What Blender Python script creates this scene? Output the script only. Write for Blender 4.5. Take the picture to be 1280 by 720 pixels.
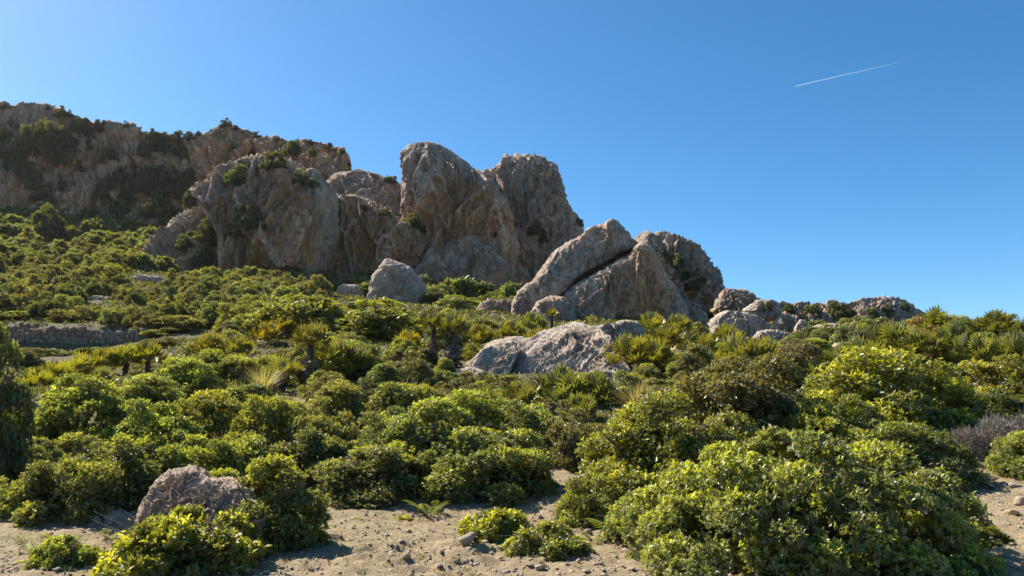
import bpy, math, random
import numpy as np
from mathutils import Vector, Matrix
from mathutils.bvhtree import BVHTree

for _o in list(bpy.data.objects):
    bpy.data.objects.remove(_o)
SC = bpy.context.scene
COL = SC.collection

# ------------------------------------------------------------------ camera
F = 985.0                       # focal length in pixels of a 1280 px wide frame
PITCH = math.atan(140.0 / F)    # the level horizon would lie on row 500
CAMZ = 1.6
cam_data = bpy.data.cameras.new('camera')
cam_data.sensor_width = 36.0
cam_data.lens = 36.0 * F / 1280.0
cam_data.clip_start = 0.05
cam_data.clip_end = 12000.0
cam = bpy.data.objects.new('camera', cam_data)
cam.location = (0, 0, CAMZ)
cam.rotation_euler = (math.pi / 2 + PITCH, 0, 0)
COL.objects.link(cam)
SC.camera = cam

# ------------------------------------------------------------------ sky, sun, exposure
SUN_EL = math.radians(42.5)
SUN_AZ = math.radians(-56.0)    # left of straight ahead (+Y)
world = bpy.data.worlds.new('World')
SC.world = world
world.use_nodes = True
wn = world.node_tree
wn.nodes.clear()
w_out = wn.nodes.new('ShaderNodeOutputWorld')
w_bg = wn.nodes.new('ShaderNodeBackground')
w_sky = wn.nodes.new('ShaderNodeTexSky')
w_sky.sky_type = 'NISHITA'
w_sky.sun_disc = False
w_sky.sun_elevation = SUN_EL
w_sky.sun_rotation = SUN_AZ
w_sky.altitude = 3000.0
w_sky.air_density = 1.0
w_sky.dust_density = 4.8
w_sky.ozone_density = 3.5
w_bg.inputs['Strength'].default_value = 0.08
w_hs = wn.nodes.new('ShaderNodeHueSaturation')
w_hs.inputs['Saturation'].default_value = 1.25
w_hs.inputs['Hue'].default_value = 0.49
wn.links.new(w_sky.outputs[0], w_hs.inputs['Color'])
wn.links.new(w_hs.outputs[0], w_bg.inputs['Color'])
wn.links.new(w_bg.outputs[0], w_out.inputs['Surface'])

sun_data = bpy.data.lights.new('sun', 'SUN')
sun_data.energy = 4.4
sun_data.angle = math.radians(0.53)
sun_data.color = (1.0, 0.93, 0.80)
sun = bpy.data.objects.new('sun', sun_data)
SUN_DIR = Vector((math.sin(SUN_AZ) * math.cos(SUN_EL), math.cos(SUN_AZ) * math.cos(SUN_EL), math.sin(SUN_EL)))
sun.rotation_euler = SUN_DIR.to_track_quat('Z', 'Y').to_euler()
sun.location = SUN_DIR * 60
COL.objects.link(sun)

SC.view_settings.view_transform = 'Standard'
SC.view_settings.look = 'None'
SC.view_settings.gamma = 1.0
SC.view_settings.use_curve_mapping = False
SC.view_settings.exposure = 1.25

# ------------------------------------------------------------------ photograph <-> place helpers
CT, ST = math.cos(PITCH), math.sin(PITCH)

def slope(px, py):
    """sideways and upward metres per metre of depth for a pixel of the photograph"""
    a = (np.asarray(px, float) - 640.0) / F
    b = (360.0 - np.asarray(py, float)) / F
    n = CT - b * ST
    return a / n, (ST + b * CT) / n

def at(px, py, d):
    X, Z = slope(px, py)
    return np.stack([X * d, np.broadcast_to(np.asarray(d, float), np.shape(X * d)), CAMZ + Z * d], -1)

def zrow(row, d):
    return CAMZ + float(slope(640, row)[1]) * d

# ------------------------------------------------------------------ noise
_rs = np.random.RandomState(7)
_perm = np.concatenate([_rs.permutation(256)] * 3).astype(np.int64)
_grad = _rs.normal(size=(256, 3))
_grad /= np.linalg.norm(_grad, axis=1)[:, None]
_r3 = _rs.rand(256, 3)
_r1 = _rs.rand(256)

def _h(i):
    return _perm[_perm[_perm[i[:, 0] & 255] + (i[:, 1] & 255)] + (i[:, 2] & 255)]

def perlin(p):
    p = np.asarray(p, float)
    i0 = np.floor(p).astype(np.int64)
    f = p - i0
    u = f * f * f * (f * (f * 6 - 15) + 10)
    res = 0
    for dx in (0, 1):
        for dy in (0, 1):
            for dz in (0, 1):
                o = np.array([dx, dy, dz])
                g = _grad[_h(i0 + o)]
                v = (g * (f - o)).sum(1)
                w = (u[:, 0] if dx else 1 - u[:, 0]) * (u[:, 1] if dy else 1 - u[:, 1]) * (u[:, 2] if dz else 1 - u[:, 2])
                res = res + v * w
    return res * 1.5

def fbm(p, octaves=4, lac=2.1, gain=0.5):
    r = 0
    a = 1.0
    p = np.asarray(p, float)
    for k in range(octaves):
        r = r + a * perlin(p + 17.3 * k)
        p = p * lac
        a *= gain
    return r

def worley(p):
    p = np.asarray(p, float)
    i0 = np.floor(p).astype(np.int64)
    n = len(p)
    f1 = np.full(n, 9.0)
    f2 = np.full(n, 9.0)
    idv = np.zeros(n)
    for dx in (-1, 0, 1):
        for dy in (-1, 0, 1):
            for dz in (-1, 0, 1):
                c = i0 + np.array([dx, dy, dz])
                h = _h(c)
                q = c + _r3[h]
                dd = np.sqrt(((p - q) ** 2).sum(1))
                m = dd < f1
                f2 = np.where(m, f1, np.minimum(f2, dd))
                idv = np.where(m, _r1[(h * 7 + 3) & 255], idv)
                f1 = np.where(m, dd, f1)
    return f1, f2, idv

def facets(p):
    """broken rock: every cell is a tilted flat face at its own height; returns height and joint distance"""
    p = np.asarray(p, float)
    i0 = np.floor(p).astype(np.int64)
    n = len(p)
    f1 = np.full(n, 9.0)
    f2 = np.full(n, 9.0)
    hh = np.zeros(n, np.int64)
    off = np.zeros((n, 3))
    for dx in (-1, 0, 1):
        for dy in (-1, 0, 1):
            for dz in (-1, 0, 1):
                c = i0 + np.array([dx, dy, dz])
                h = _h(c)
                q = p - c - _r3[h]
                dd = np.sqrt((q ** 2).sum(1))
                m = dd < f1
                f2 = np.where(m, f1, np.minimum(f2, dd))
                hh = np.where(m, h, hh)
                off = np.where(m[:, None], q, off)
                f1 = np.where(m, dd, f1)
    tilt = (off * _grad[(hh * 5 + 11) & 255]).sum(1)
    return (_r1[(hh * 7 + 3) & 255] - 0.5) + 1.5 * tilt, f2 - f1

def sstep(a, b, x):
    t = np.clip((x - a) / (b - a), 0, 1)
    return t * t * (3 - 2 * t)

# ------------------------------------------------------------------ mesh helpers
def mesh_np(name, verts, faces, mat=None, attrs=None, smooth=False):
    """verts (N,3); faces (M,3) or (M,4) int array, or a list of such arrays"""
    me = bpy.data.meshes.new(name)
    fl = faces if isinstance(faces, list) else [faces]
    verts = np.asarray(verts, np.float32)
    me.vertices.add(len(verts))
    me.vertices.foreach_set('co', verts.ravel())
    loops = np.concatenate([np.asarray(f).ravel() for f in fl]).astype(np.int32)
    sizes = np.concatenate([np.full(len(f), np.asarray(f).shape[1]) for f in fl]).astype(np.int32)
    starts = np.concatenate([[0], np.cumsum(sizes)[:-1]]).astype(np.int32)
    me.loops.add(len(loops))
    me.loops.foreach_set('vertex_index', loops)
    me.polygons.add(len(sizes))
    me.polygons.foreach_set('loop_start', starts)
    me.polygons.foreach_set('loop_total', sizes)
    if smooth:
        me.polygons.foreach_set('use_smooth', np.ones(len(sizes), bool))
    me.update(calc_edges=True)
    for k, v in (attrs or {}).items():
        at_ = me.attributes.new(k, 'FLOAT', 'POINT')
        at_.data.foreach_set('value', np.asarray(v, np.float32))
    if mat:
        me.materials.append(mat)
    return me

def link(name, data, parent=None, loc=(0, 0, 0), rot=(0, 0, 0), scale=(1, 1, 1)):
    o = bpy.data.objects.new(name, data)
    o.location = loc
    o.rotation_euler = rot
    o.scale = scale
    if parent:
        o.parent = parent
    COL.objects.link(o)
    return o

def tag(o, label=None, cat=None, group=None, kind=None):
    if label:
        o['label'] = label
    if cat:
        o['category'] = cat
    if group:
        o['group'] = group
    if kind:
        o['kind'] = kind
    return o

def vnormals(v, f):
    a, b, c = v[f[:, 0]], v[f[:, 1]], v[f[:, 2]]
    n = np.cross(b - a, c - a)
    if f.shape[1] == 4:
        n = n + np.cross(c - a, v[f[:, 3]] - a)
    out = np.zeros_like(v)
    for k in range(f.shape[1]):
        np.add.at(out, f[:, k], n)
    return out / (np.linalg.norm(out, axis=1)[:, None] + 1e-9)

def grid_faces(nu, nv, wrap=False):
    i = np.arange(nu if wrap else nu - 1)
    j = np.arange(nv - 1)
    I, J = np.meshgrid(i, j, indexing='ij')
    I2 = (I + 1) % nu
    return np.stack([I * nv + J, I2 * nv + J, I2 * nv + J + 1, I * nv + J + 1], -1).reshape(-1, 4)

def tubes(paths, sides=5):
    """paths: list of (points (n,3), radii (n)) -> verts, quads"""
    V, Q, off = [], [], 0
    ang = np.arange(sides) * 2 * math.pi / sides
    for pts, rad in paths:
        pts = np.asarray(pts, float)
        n = len(pts)
        t = np.gradient(pts, axis=0)
        t /= np.linalg.norm(t, axis=1)[:, None] + 1e-9
        ref = np.where(np.abs(t[:, 2:3]) > 0.9, np.array([[1., 0, 0]]), np.array([[0, 0, 1.]]))
        a = np.cross(t, ref)
        a /= np.linalg.norm(a, axis=1)[:, None] + 1e-9
        b = np.cross(t, a)
        ring = pts[:, None] + np.asarray(rad)[:, None, None] * (np.cos(ang)[None, :, None] * a[:, None] + np.sin(ang)[None, :, None] * b[:, None])
        V.append(ring.reshape(-1, 3))
        I, J = np.meshgrid(np.arange(n - 1), np.arange(sides), indexing='ij')
        J2 = (J + 1) % sides
        Q.append(off + np.stack([I * sides + J, I * sides + J2, (I + 1) * sides + J2, (I + 1) * sides + J], -1).reshape(-1, 4))
        off += n * sides
    return np.concatenate(V), np.concatenate(Q)

# ------------------------------------------------------------------ materials
class NT:
    def __init__(self, name):
        self.m = bpy.data.materials.new(name)
        self.m.use_nodes = True
        self.t = self.m.node_tree
        self.t.nodes.clear()
        self.out = self.t.nodes.new('ShaderNodeOutputMaterial')

    def n(self, typ, **kw):
        nd = self.t.nodes.new(typ)
        for k, v in kw.items():
            if k.startswith('i_'):
                key = k[2:].replace('_', ' ')
                nd.inputs[int(key) if key.isdigit() else key].default_value = v
            else:
                setattr(nd, k, v)
        return nd

    def l(self, a, b):
        self.t.links.new(a, b)

    def ramp(self, fac, stops, interp='LINEAR'):
        r = self.n('ShaderNodeValToRGB')
        r.color_ramp.interpolation = interp
        els = r.color_ramp.elements
        while len(els) < len(stops):
            els.new(0.5)
        for e, (p, c) in zip(els, stops):
            e.position = p
            e.color = (*c, 1) if len(c) == 3 else c
        self.l(fac, r.inputs[0])
        return r.outputs[0]

    def mix(self, fac, a, b, mode='MIX'):
        x = self.n('ShaderNodeMix', data_type='RGBA', blend_type=mode)
        for s, v in ((x.inputs[0], fac), (x.inputs[6], a), (x.inputs[7], b)):
            if hasattr(v, 'is_output') or isinstance(v, bpy.types.NodeSocket):
                self.l(v, s)
            else:
                s.default_value = (*v, 1) if isinstance(v, tuple) and len(v) == 3 else v
        return x.outputs[2]

    def math(self, op, a, b=0.5, clamp=False):
        x = self.n('ShaderNodeMath', operation=op, use_clamp=clamp)
        for s, v in ((x.inputs[0], a), (x.inputs[1], b)):
            if isinstance(v, bpy.types.NodeSocket):
                self.l(v, s)
            else:
                s.default_value = v
        return x.outputs[0]

    def noise(self, vec, scale, detail=4, rough=0.55, dist=0.0):
        x = self.n('ShaderNodeTexNoise', i_Scale=scale, i_Detail=detail, i_Roughness=rough, i_Distortion=dist)
        self.l(vec, x.inputs['Vector'])
        return x.outputs[0]

    def mapped(self, vec, scale=(1, 1, 1), rot=(0, 0, 0)):
        x = self.n('ShaderNodeMapping')
        x.inputs['Scale'].default_value = scale
        x.inputs['Rotation'].default_value = rot
        self.l(vec, x.inputs['Vector'])
        return x.outputs[0]

def rock_material(name, grey, dark, orange, k, streak=0.6, bump=0.5):
    """k: texture cycles per metre of the main mottling"""
    t = NT(name)
    pos = t.n('ShaderNodeNewGeometry').outputs['Position']
    n1 = t.noise(pos, k, 6, 0.6, 0.4)
    n2 = t.noise(pos, k * 5, 5, 0.65)
    n0 = t.noise(pos, k * 0.42, 4, 0.55, 0.5)
    n3 = t.noise(t.mapped(pos, (1, 1, 0.09)), k * 3.6, 5, 0.62, 0.5)   # vertical water streaks
    n4 = t.noise(pos, k * 17, 4, 0.7)
    base = t.mix(t.ramp(n2, [(0.3, (0, 0, 0)), (0.72, (1, 1, 1))]), tuple(c * 0.68 for c in grey), tuple(min(1, c * 1.25) for c in grey))
    a = t.n('ShaderNodeAttribute', attribute_name='stain').outputs['Fac']
    of = t.math('ADD', a, t.math('MULTIPLY', t.math('SUBTRACT', n3, 0.5), 1.6))
    of = t.math('ADD', of, t.math('MULTIPLY', t.math('SUBTRACT', n0, 0.47), 1.8), True)
    of = t.math('MULTIPLY', of, t.ramp(n1, [(0.30, (0.15,) * 3), (0.56, (1,) * 3)]), True)
    oc = t.mix(t.ramp(n4, [(0.3, (0, 0, 0)), (0.7, (1, 1, 1))]), tuple(c * 0.60 for c in orange), tuple(min(1, c * 1.12) for c in orange))
    base = t.mix(t.math('MULTIPLY', t.ramp(n0, [(0.36, (1,) * 3), (0.56, (0,) * 3)]), 0.55), base, tuple(g * f_ for g, f_ in zip(grey, (.58, .63, .72))))
    c = t.mix(of, base, oc)
    sf = t.ramp(n3, [(0.47, (0, 0, 0)), (0.60, (1, 1, 1))])
    sf = t.math('MULTIPLY', sf, t.ramp(n1, [(0.38, (0,) * 3), (0.62, (1,) * 3)]))
    c = t.mix(t.math('MULTIPLY', sf, streak), c, dark)
    c = t.mix(t.math('MULTIPLY', t.ramp(n4, [(0.58, (0,) * 3), (0.72, (1,) * 3)]), 0.35), c, tuple(min(1, g * 1.55) for g in grey))
    c = t.mix(t.math('MULTIPLY', t.ramp(n4, [(0.28, (1,) * 3), (0.40, (0,) * 3)]), 0.45), c, dark)
    n5 = t.noise(t.mapped(pos, (1, 1, 0.45), (0.3, 0.35, 0)), k * 2.3, 7, 0.62, 0.9)
    n6 = t.noise(t.mapped(pos, (1, 1, 0.7), (-0.4, -0.5, 0)), k * 6.1, 6, 0.62, 0.7)
    vein = t.ramp(t.math('ABSOLUTE', t.math('SUBTRACT', n5, 0.5)), [(0.0, (1,) * 3), (0.022, (0,) * 3)])
    vein2 = t.ramp(t.math('ABSOLUTE', t.math('SUBTRACT', n6, 0.5)), [(0.0, (1,) * 3), (0.03, (0,) * 3)])
    vv_ = t.math('MAXIMUM', t.math('MULTIPLY', vein, 0.5), t.math('MULTIPLY', vein2, 0.12))
    c = t.mix(vv_, c, tuple(g * 0.7 for g in dark))
    b = t.n('ShaderNodeBump', i_Strength=bump, i_Distance=0.22 / k)
    h = t.math('ADD', t.math('MULTIPLY', n2, 0.6), t.math('MULTIPLY', n4, 0.4))
    h = t.math('ADD', h, t.math('MULTIPLY', n3, 0.4))
    h = t.math('SUBTRACT', h, t.math('MULTIPLY', vv_, 0.35))
    t.l(h, b.inputs['Height'])
    p = t.n('ShaderNodeBsdfPrincipled', i_Roughness=0.92)
    p.inputs['Specular IOR Level'].default_value = 0.2
    t.l(c, p.inputs['Base Color'])
    t.l(b.outputs[0], p.inputs['Normal'])
    t.l(p.outputs[0], t.out.inputs['Surface'])
    return t.m

def leaf_material(name, dark, light, young, trans=0.50, gloss=0.05, rough=0.42):
    """thin leaves: reflect, let light through, shine a little; obj.color tints each plant"""
    t = NT(name)
    tone = t.n('ShaderNodeAttribute', attribute_name='tone').outputs['Fac']
    yf = t.n('ShaderNodeAttribute', attribute_name='young').outputs['Fac']
    oi = t.n('ShaderNodeObjectInfo')
    c = t.mix(tone, dark, light)
    c = t.mix(yf, c, young)
    c = t.mix(1.0, c, oi.outputs['Color'], 'MULTIPLY')
    hs = t.n('ShaderNodeHueSaturation')
    t.l(c, hs.inputs['Color'])
    t.l(t.math('ADD', t.math('MULTIPLY', oi.outputs['Random'], 0.022), 0.491), hs.inputs['Hue'])
    t.l(t.math('ADD', t.math('MULTIPLY', oi.outputs['Random'], 0.3), 0.85), hs.inputs['Value'])
    c = hs.outputs[0]
    d = t.n('ShaderNodeBsdfDiffuse')
    t.l(c, d.inputs['Color'])
    tr = t.n('ShaderNodeBsdfTranslucent')
    t.l(t.mix(1.0, c, (1.82, 1.70, 0.62), 'MULTIPLY'), tr.inputs['Color'])
    m = t.n('ShaderNodeMixShader', i_0=trans)
    t.l(d.outputs[0], m.inputs[1])
    t.l(tr.outputs[0], m.inputs[2])
    g = t.n('ShaderNodeBsdfGlossy', i_Roughness=rough)
    g.inputs['Color'].default_value = (1.0, 0.97, 0.88, 1)
    m2 = t.n('ShaderNodeMixShader', i_0=gloss)
    t.l(m.outputs[0], m2.inputs[1])
    t.l(g.outputs[0], m2.inputs[2])
    t.l(m2.outputs[0], t.out.inputs['Surface'])
    return t.m

def plain_material(name, c1, c2, k, rough=0.9, bump=0.4, stretch=(1, 1, 1)):
    t = NT(name)
    co = t.n('ShaderNodeTexCoord').outputs['Object']
    v = t.mapped(co, stretch)
    n1 = t.noise(v, k, 5, 0.65)
    c = t.mix(t.ramp(n1, [(0.3, (0,) * 3), (0.7, (1,) * 3)]), c1, c2)
    b = t.n('ShaderNodeBump', i_Strength=bump, i_Distance=0.1 / k)
    t.l(n1, b.inputs['Height'])
    p = t.n('ShaderNodeBsdfPrincipled', i_Roughness=rough)
    p.inputs['Specular IOR Level'].default_value = 0.2
    t.l(c, p.inputs['Base Color'])
    t.l(b.outputs[0], p.inputs['Normal'])
    t.l(p.outputs[0], t.out.inputs['Surface'])
    return t.m

GREY, DARK, ORANGE = (0.60, 0.465, 0.36), (0.21, 0.16, 0.125), (0.80, 0.44, 0.21)
M_CLIFF = rock_material('limestone_cliff', GREY, DARK, ORANGE, 0.24, 0.85, 0.9)
M_CRAG = rock_material('limestone_crag', (0.60, 0.465, 0.365), DARK, (0.74, 0.40, 0.175), 0.45, 0.6, 0.9)
M_ROCK = rock_material('limestone_boulder', (0.62, 0.49, 0.385), (0.27, 0.20, 0.15), (0.36, 0.22, 0.14), 1.1, 0.5, 0.8)
M_PALE = rock_material('pale_limestone', (0.70, 0.57, 0.455), (0.28, 0.215, 0.165), (0.40, 0.27, 0.18), 1.3, 0.6, 1.0)
M_NEAR = rock_material('pitted_limestone', (0.70, 0.54, 0.41), (0.26, 0.18, 0.13), (0.60, 0.34, 0.21), 3.2, 0.5, 1.0)
M_STONE = rock_material('loose_stone', (0.46, 0.37, 0.28), (0.24, 0.18, 0.13), (0.46, 0.33, 0.21), 5.0, 0.3, 0.6)
M_WALL = rock_material('dry_stone', (0.42, 0.30, 0.215), (0.15, 0.11, 0.085), (0.30, 0.20, 0.14), 1.2, 0.4, 0.8)

M_LEAF = leaf_material('mastic_leaf', (0.104, 0.112, 0.056), (0.172, 0.188, 0.062), (0.375, 0.385, 0.064))
M_OLIVE = leaf_material('olive_leaf', (0.098, 0.096, 0.055), (0.165, 0.160, 0.075), (0.28, 0.265, 0.095), 0.42)
M_PALM = leaf_material('palm_leaf', (0.075, 0.085, 0.028), (0.15, 0.15, 0.042), (0.32, 0.28, 0.045), 0.42, 0.06, 0.35)
M_FERN = leaf_material('fern_leaf', (0.09, 0.12, 0.02), (0.16, 0.19, 0.03), (0.28, 0.28, 0.04), 0.5, 0.05)
M_GRASS = leaf_material('dry_grass', (0.16, 0.135, 0.065), (0.32, 0.275, 0.15), (0.42, 0.38, 0.24), 0.4, 0.04)
M_COVER = leaf_material('ground_cover_leaf', (0.045, 0.058, 0.016), (0.11, 0.115, 0.032), (0.20, 0.19, 0.06), 0.35, 0.05)
M_DEADTWIG = leaf_material('dead_twig', (0.13, 0.105, 0.10), (0.24, 0.20, 0.19), (0.32, 0.28, 0.26), 0.1, 0.03)
M_DEADPALM = leaf_material('dead_palm_leaf', (0.10, 0.07, 0.045), (0.20, 0.15, 0.095), (0.28, 0.21, 0.13), 0.10, 0.02)
M_BARK = plain_material('bark', (0.075, 0.058, 0.046), (0.19, 0.155, 0.125), 14, 0.9, 0.6, (1, 1, 0.3))
M_FIBRE = plain_material('palm_trunk_fibre', (0.045, 0.033, 0.025), (0.13, 0.095, 0.07), 30, 0.95, 0.9, (1, 1, 0.5))

# ------------------------------------------------------------------ terrain
# ground height in metres: columns by direction (pixel column of the photograph), rows by depth
_PROF = {   # px: [(depth m, ground height m)]
    -250: [(0, 0), (9, 0), (13, .45), (20, 1.5), (30, 2.7), (44.2, 4.2), (46.4, 5.9), (70, 12.5), (100, 21.5), (115, 26.5), (132, 33), (160, 40), (400, 42)],
    0: [(0, 0), (9, 0), (13, .4), (20, 1.35), (30, 2.6), (44.2, 4.2), (46.4, 5.9), (70, 12.3), (100, 21), (115, 26), (132, 33), (160, 40), (400, 42)],
    160: [(0, 0), (10, 0), (13, .25), (20, 1.2), (30, 2.5), (44.2, 4.4), (46.4, 5.9), (70, 11.6), (100, 19.5), (115, 24), (135, 32), (160, 40), (400, 42)],
    184: [(0, 0), (10, 0), (13, .23), (20, 1.2), (30, 2.5), (45, 5.1), (70, 11.4), (100, 19.2), (115, 23.7), (135, 32.3), (160, 40), (400, 42)],
    230: [(0, 0), (10, 0), (13, .2), (20, 1.2), (30, 2.5), (45, 5.2), (70, 11), (100, 18.5), (115, 23), (135, 33), (160, 40), (400, 42)],
    320: [(0, 0), (10.4, 0), (13, .2), (20, 1.2), (30, 2.6), (45, 5.6), (60, 9.0), (80, 13), (100, 17), (125, 24), (160, 34), (400, 36)],
    480: [(0, 0), (10.8, 0), (13, .2), (20, 1.2), (30, 2.7), (45, 5.7), (60, 8.6), (80, 11.4), (100, 14.8), (125, 20), (160, 24), (400, 24)],
    640: [(0, 0), (11.6, 0), (13, .1), (20, 1.0), (28, 2.3), (35, 3.9), (45, 5.6), (60, 8.2), (100, 13.5), (125, 17), (160, 18), (400, 16)],
    800: [(0, 0), (11.5, 0), (14, .3), (20, 1.1), (28, 2.5), (35, 3.8), (50, 6.2), (60, 7.6), (80, 10.2), (100, 12), (160, 12), (400, 8)],
    960: [(0, 0), (12, 0), (16, .6), (20, 1.2), (30, 3.3), (40, 4.6), (55, 6.2), (90, 9.8), (110, 10), (160, 7), (400, 2)],
    1120: [(0, 0), (14.5, .05), (18, .7), (24, 2.2), (30, 3.5), (40, 4.6), (60, 6.4), (90, 9.2), (110, 9.2), (160, 6), (400, 0)],
    1280: [(0, 0), (14.8, .05), (20, 1.1), (25, 2.7), (30, 3.6), (40, 4.4), (60, 6.0), (90, 8.0), (110, 8), (160, 5), (400, 0)],
    1550: [(0, 0), (14.8, .05), (20, 1.1), (25, 2.7), (30, 3.6), (40, 4.4), (60, 5.8), (90, 7.5), (110, 7.5), (160, 5), (400, 0)],
}
_US = np.linspace(-0.92, 0.95, 300)
_DS = np.concatenate([np.linspace(0, 60, 241), np.geomspace(60.5, 420, 110)])
_cu = np.array([(p - 640) / F for p in sorted(_PROF)])
_cz = np.stack([np.interp(_DS, *zip(*_PROF[p])) for p in sorted(_PROF)])
_ZG = np.stack([np.interp(_US, _cu, _cz[:, j]) for j in range(len(_DS))], 1)
for _ in range(3):
    k = np.pad(_ZG, ((2, 2), (0, 0)), 'edge')
    _ZG = (k[:-4] + k[1:-3] + k[2:-2] + k[3:-1] + k[4:]) / 5
    k = np.pad(_ZG, ((0, 0), (1, 1)), 'edge')
    _ZG = (k[:, :-2] + k[:, 1:-1] + k[:, 2:]) / 3

def gz(x, y):
    x = np.atleast_1d(np.asarray(x, float))
    y = np.atleast_1d(np.asarray(y, float))
    d = np.clip(y, 0, 419)
    u = np.clip(x / np.maximum(y, 5.0), _US[0], _US[-1])
    fu = (u - _US[0]) / (_US[1] - _US[0])
    iu = np.clip(fu.astype(int), 0, len(_US) - 2)
    fu = fu - iu
    jd = np.clip(np.searchsorted(_DS, d) - 1, 0, len(_DS) - 2)
    fd = (d - _DS[jd]) / (_DS[jd + 1] - _DS[jd])
    z = (_ZG[iu, jd] * (1 - fu) + _ZG[iu + 1, jd] * fu) * (1 - fd) + (_ZG[iu, jd + 1] * (1 - fu) + _ZG[iu + 1, jd + 1] * fu) * fd
    p = np.stack([x, y, np.zeros_like(x)], 1)
    far = sstep(10, 26, y)
    z = z + far * 0.35 * perlin(p * 0.16) + 0.06 * perlin(p * 0.55 + 3) * sstep(4, 9, y)
    return z

def g1(x, y):
    return float(gz(x, y)[0])

def soil_relief(p):
    """clods, ruts and crumbs of the bare soil"""
    w1, w2, wi = worley(p * 9.0 + 5)
    r = 0.032 * fbm(p * 2.4, 4) + 0.034 * np.abs(fbm(p * 9, 3)) + 0.07 * np.maximum(0, 0.45 - w1) * (wi > 0.5)
    q = p * np.array([1.3, 3.4, 1])
    step = sstep(-.05, .22, fbm(q + 30, 3))
    crumb = worley(p * 21 + 9)[0]
    return r + 0.06 * step * sstep(-.3, .5, perlin(p * .5 + 8)) + 0.045 * np.maximum(0, .5 - crumb)

def lines(parts):
    out = []
    for a, b, st in parts:
        out.append(np.arange(a, b, st))
    return np.unique(np.round(np.concatenate(out), 4))

xs = lines([(-420, -60, 15), (-60, -14, 1.0), (-14, -8, 0.25), (-8, 9.5, 0.055), (9.5, 16, 0.25), (16, 60, 1.0), (60, 421, 15)])
ys = lines([(-80, 4, 4), (4, 6.6, 0.2), (6.6, 13.2, 0.05), (13.2, 18, 0.12), (18, 34, 0.4), (34, 140, 1.0), (140, 420, 10)])
GX, GY = np.meshgrid(xs, ys, indexing='ij')
gx, gy = GX.ravel(), GY.ravel()
gzv = gz(gx, gy)
near = (gx > -9) & (gx < 10.5) & (gy > 6) & (gy < 18)
pn = np.stack([gx[near], gy[near], 0 * gx[near]], 1)
rough = soil_relief(pn)
gzv[near] += rough
litter = sstep(13.5, 19, gy + 1.2 * perlin(np.stack([gx * .5, gy * .5, 0 * gx], 1)))
pxg_ = 640 + gx / np.maximum(gy, 5) * F
litter *= 1 - np.exp(-((pxg_ - 975) / 60) ** 2 - ((gy - 16) / 2.2) ** 2)
litter *= np.where(pxg_ > 1100, sstep(15, 17, gy), 1)
t = NT('stony_soil')
pos = t.n('ShaderNodeNewGeometry').outputs['Position']
a1 = t.noise(pos, 0.55, 5, 0.6)
a2 = t.noise(pos, 6.0, 6, 0.7)
a3 = t.noise(pos, 38.0, 5, 0.7)
vor = t.n('ShaderNodeTexVoronoi', i_Scale=26.0)
t.l(pos, vor.inputs['Vector'])
c = t.mix(t.ramp(a2, [(0.3, (0,) * 3), (0.7, (1,) * 3)]), (0.205, 0.152, 0.090), (0.360, 0.278, 0.172))
c = t.mix(t.math('MULTIPLY', t.ramp(a1, [(0.42, (0,) * 3), (0.66, (1,) * 3)]), 0.55), c, (0.34, 0.275, 0.155))
c = t.mix(t.math('MULTIPLY', t.ramp(vor.outputs['Distance'], [(0.12, (1,) * 3), (0.3, (0,) * 3)]), 0.45), c, (0.42, 0.35, 0.28))
c = t.mix(t.math('MULTIPLY', t.ramp(a3, [(0.3, (1,) * 3), (0.46, (0,) * 3)]), 0.5), c, (0.12, 0.085, 0.06))
b = t.n('ShaderNodeBump', i_Strength=0.8, i_Distance=0.03)
t.l(t.math('ADD', a3, t.math('MULTIPLY', a2, 0.6)), b.inputs['Height'])
lit = t.n('ShaderNodeAttribute', attribute_name='litter').outputs['Fac']
c = t.mix(lit, c, t.mix(t.ramp(a2, [(0.35, (0,) * 3), (0.65, (1,) * 3)]), (0.075, 0.062, 0.032), (0.16, 0.135, 0.07)))
p = t.n('ShaderNodeBsdfPrincipled', i_Roughness=0.95)
p.inputs['Specular IOR Level'].default_value = 0.15
t.l(c, p.inputs['Base Color'])
t.l(b.outputs[0], p.inputs['Normal'])
t.l(p.outputs[0], t.out.inputs['Surface'])
M_SOIL = t.m
ground = link('ground', mesh_np('ground', np.stack([gx, gy, gzv], 1), grid_faces(len(xs), len(ys)), M_SOIL, {'litter': litter}, True))
tag(ground, kind='structure')

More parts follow.
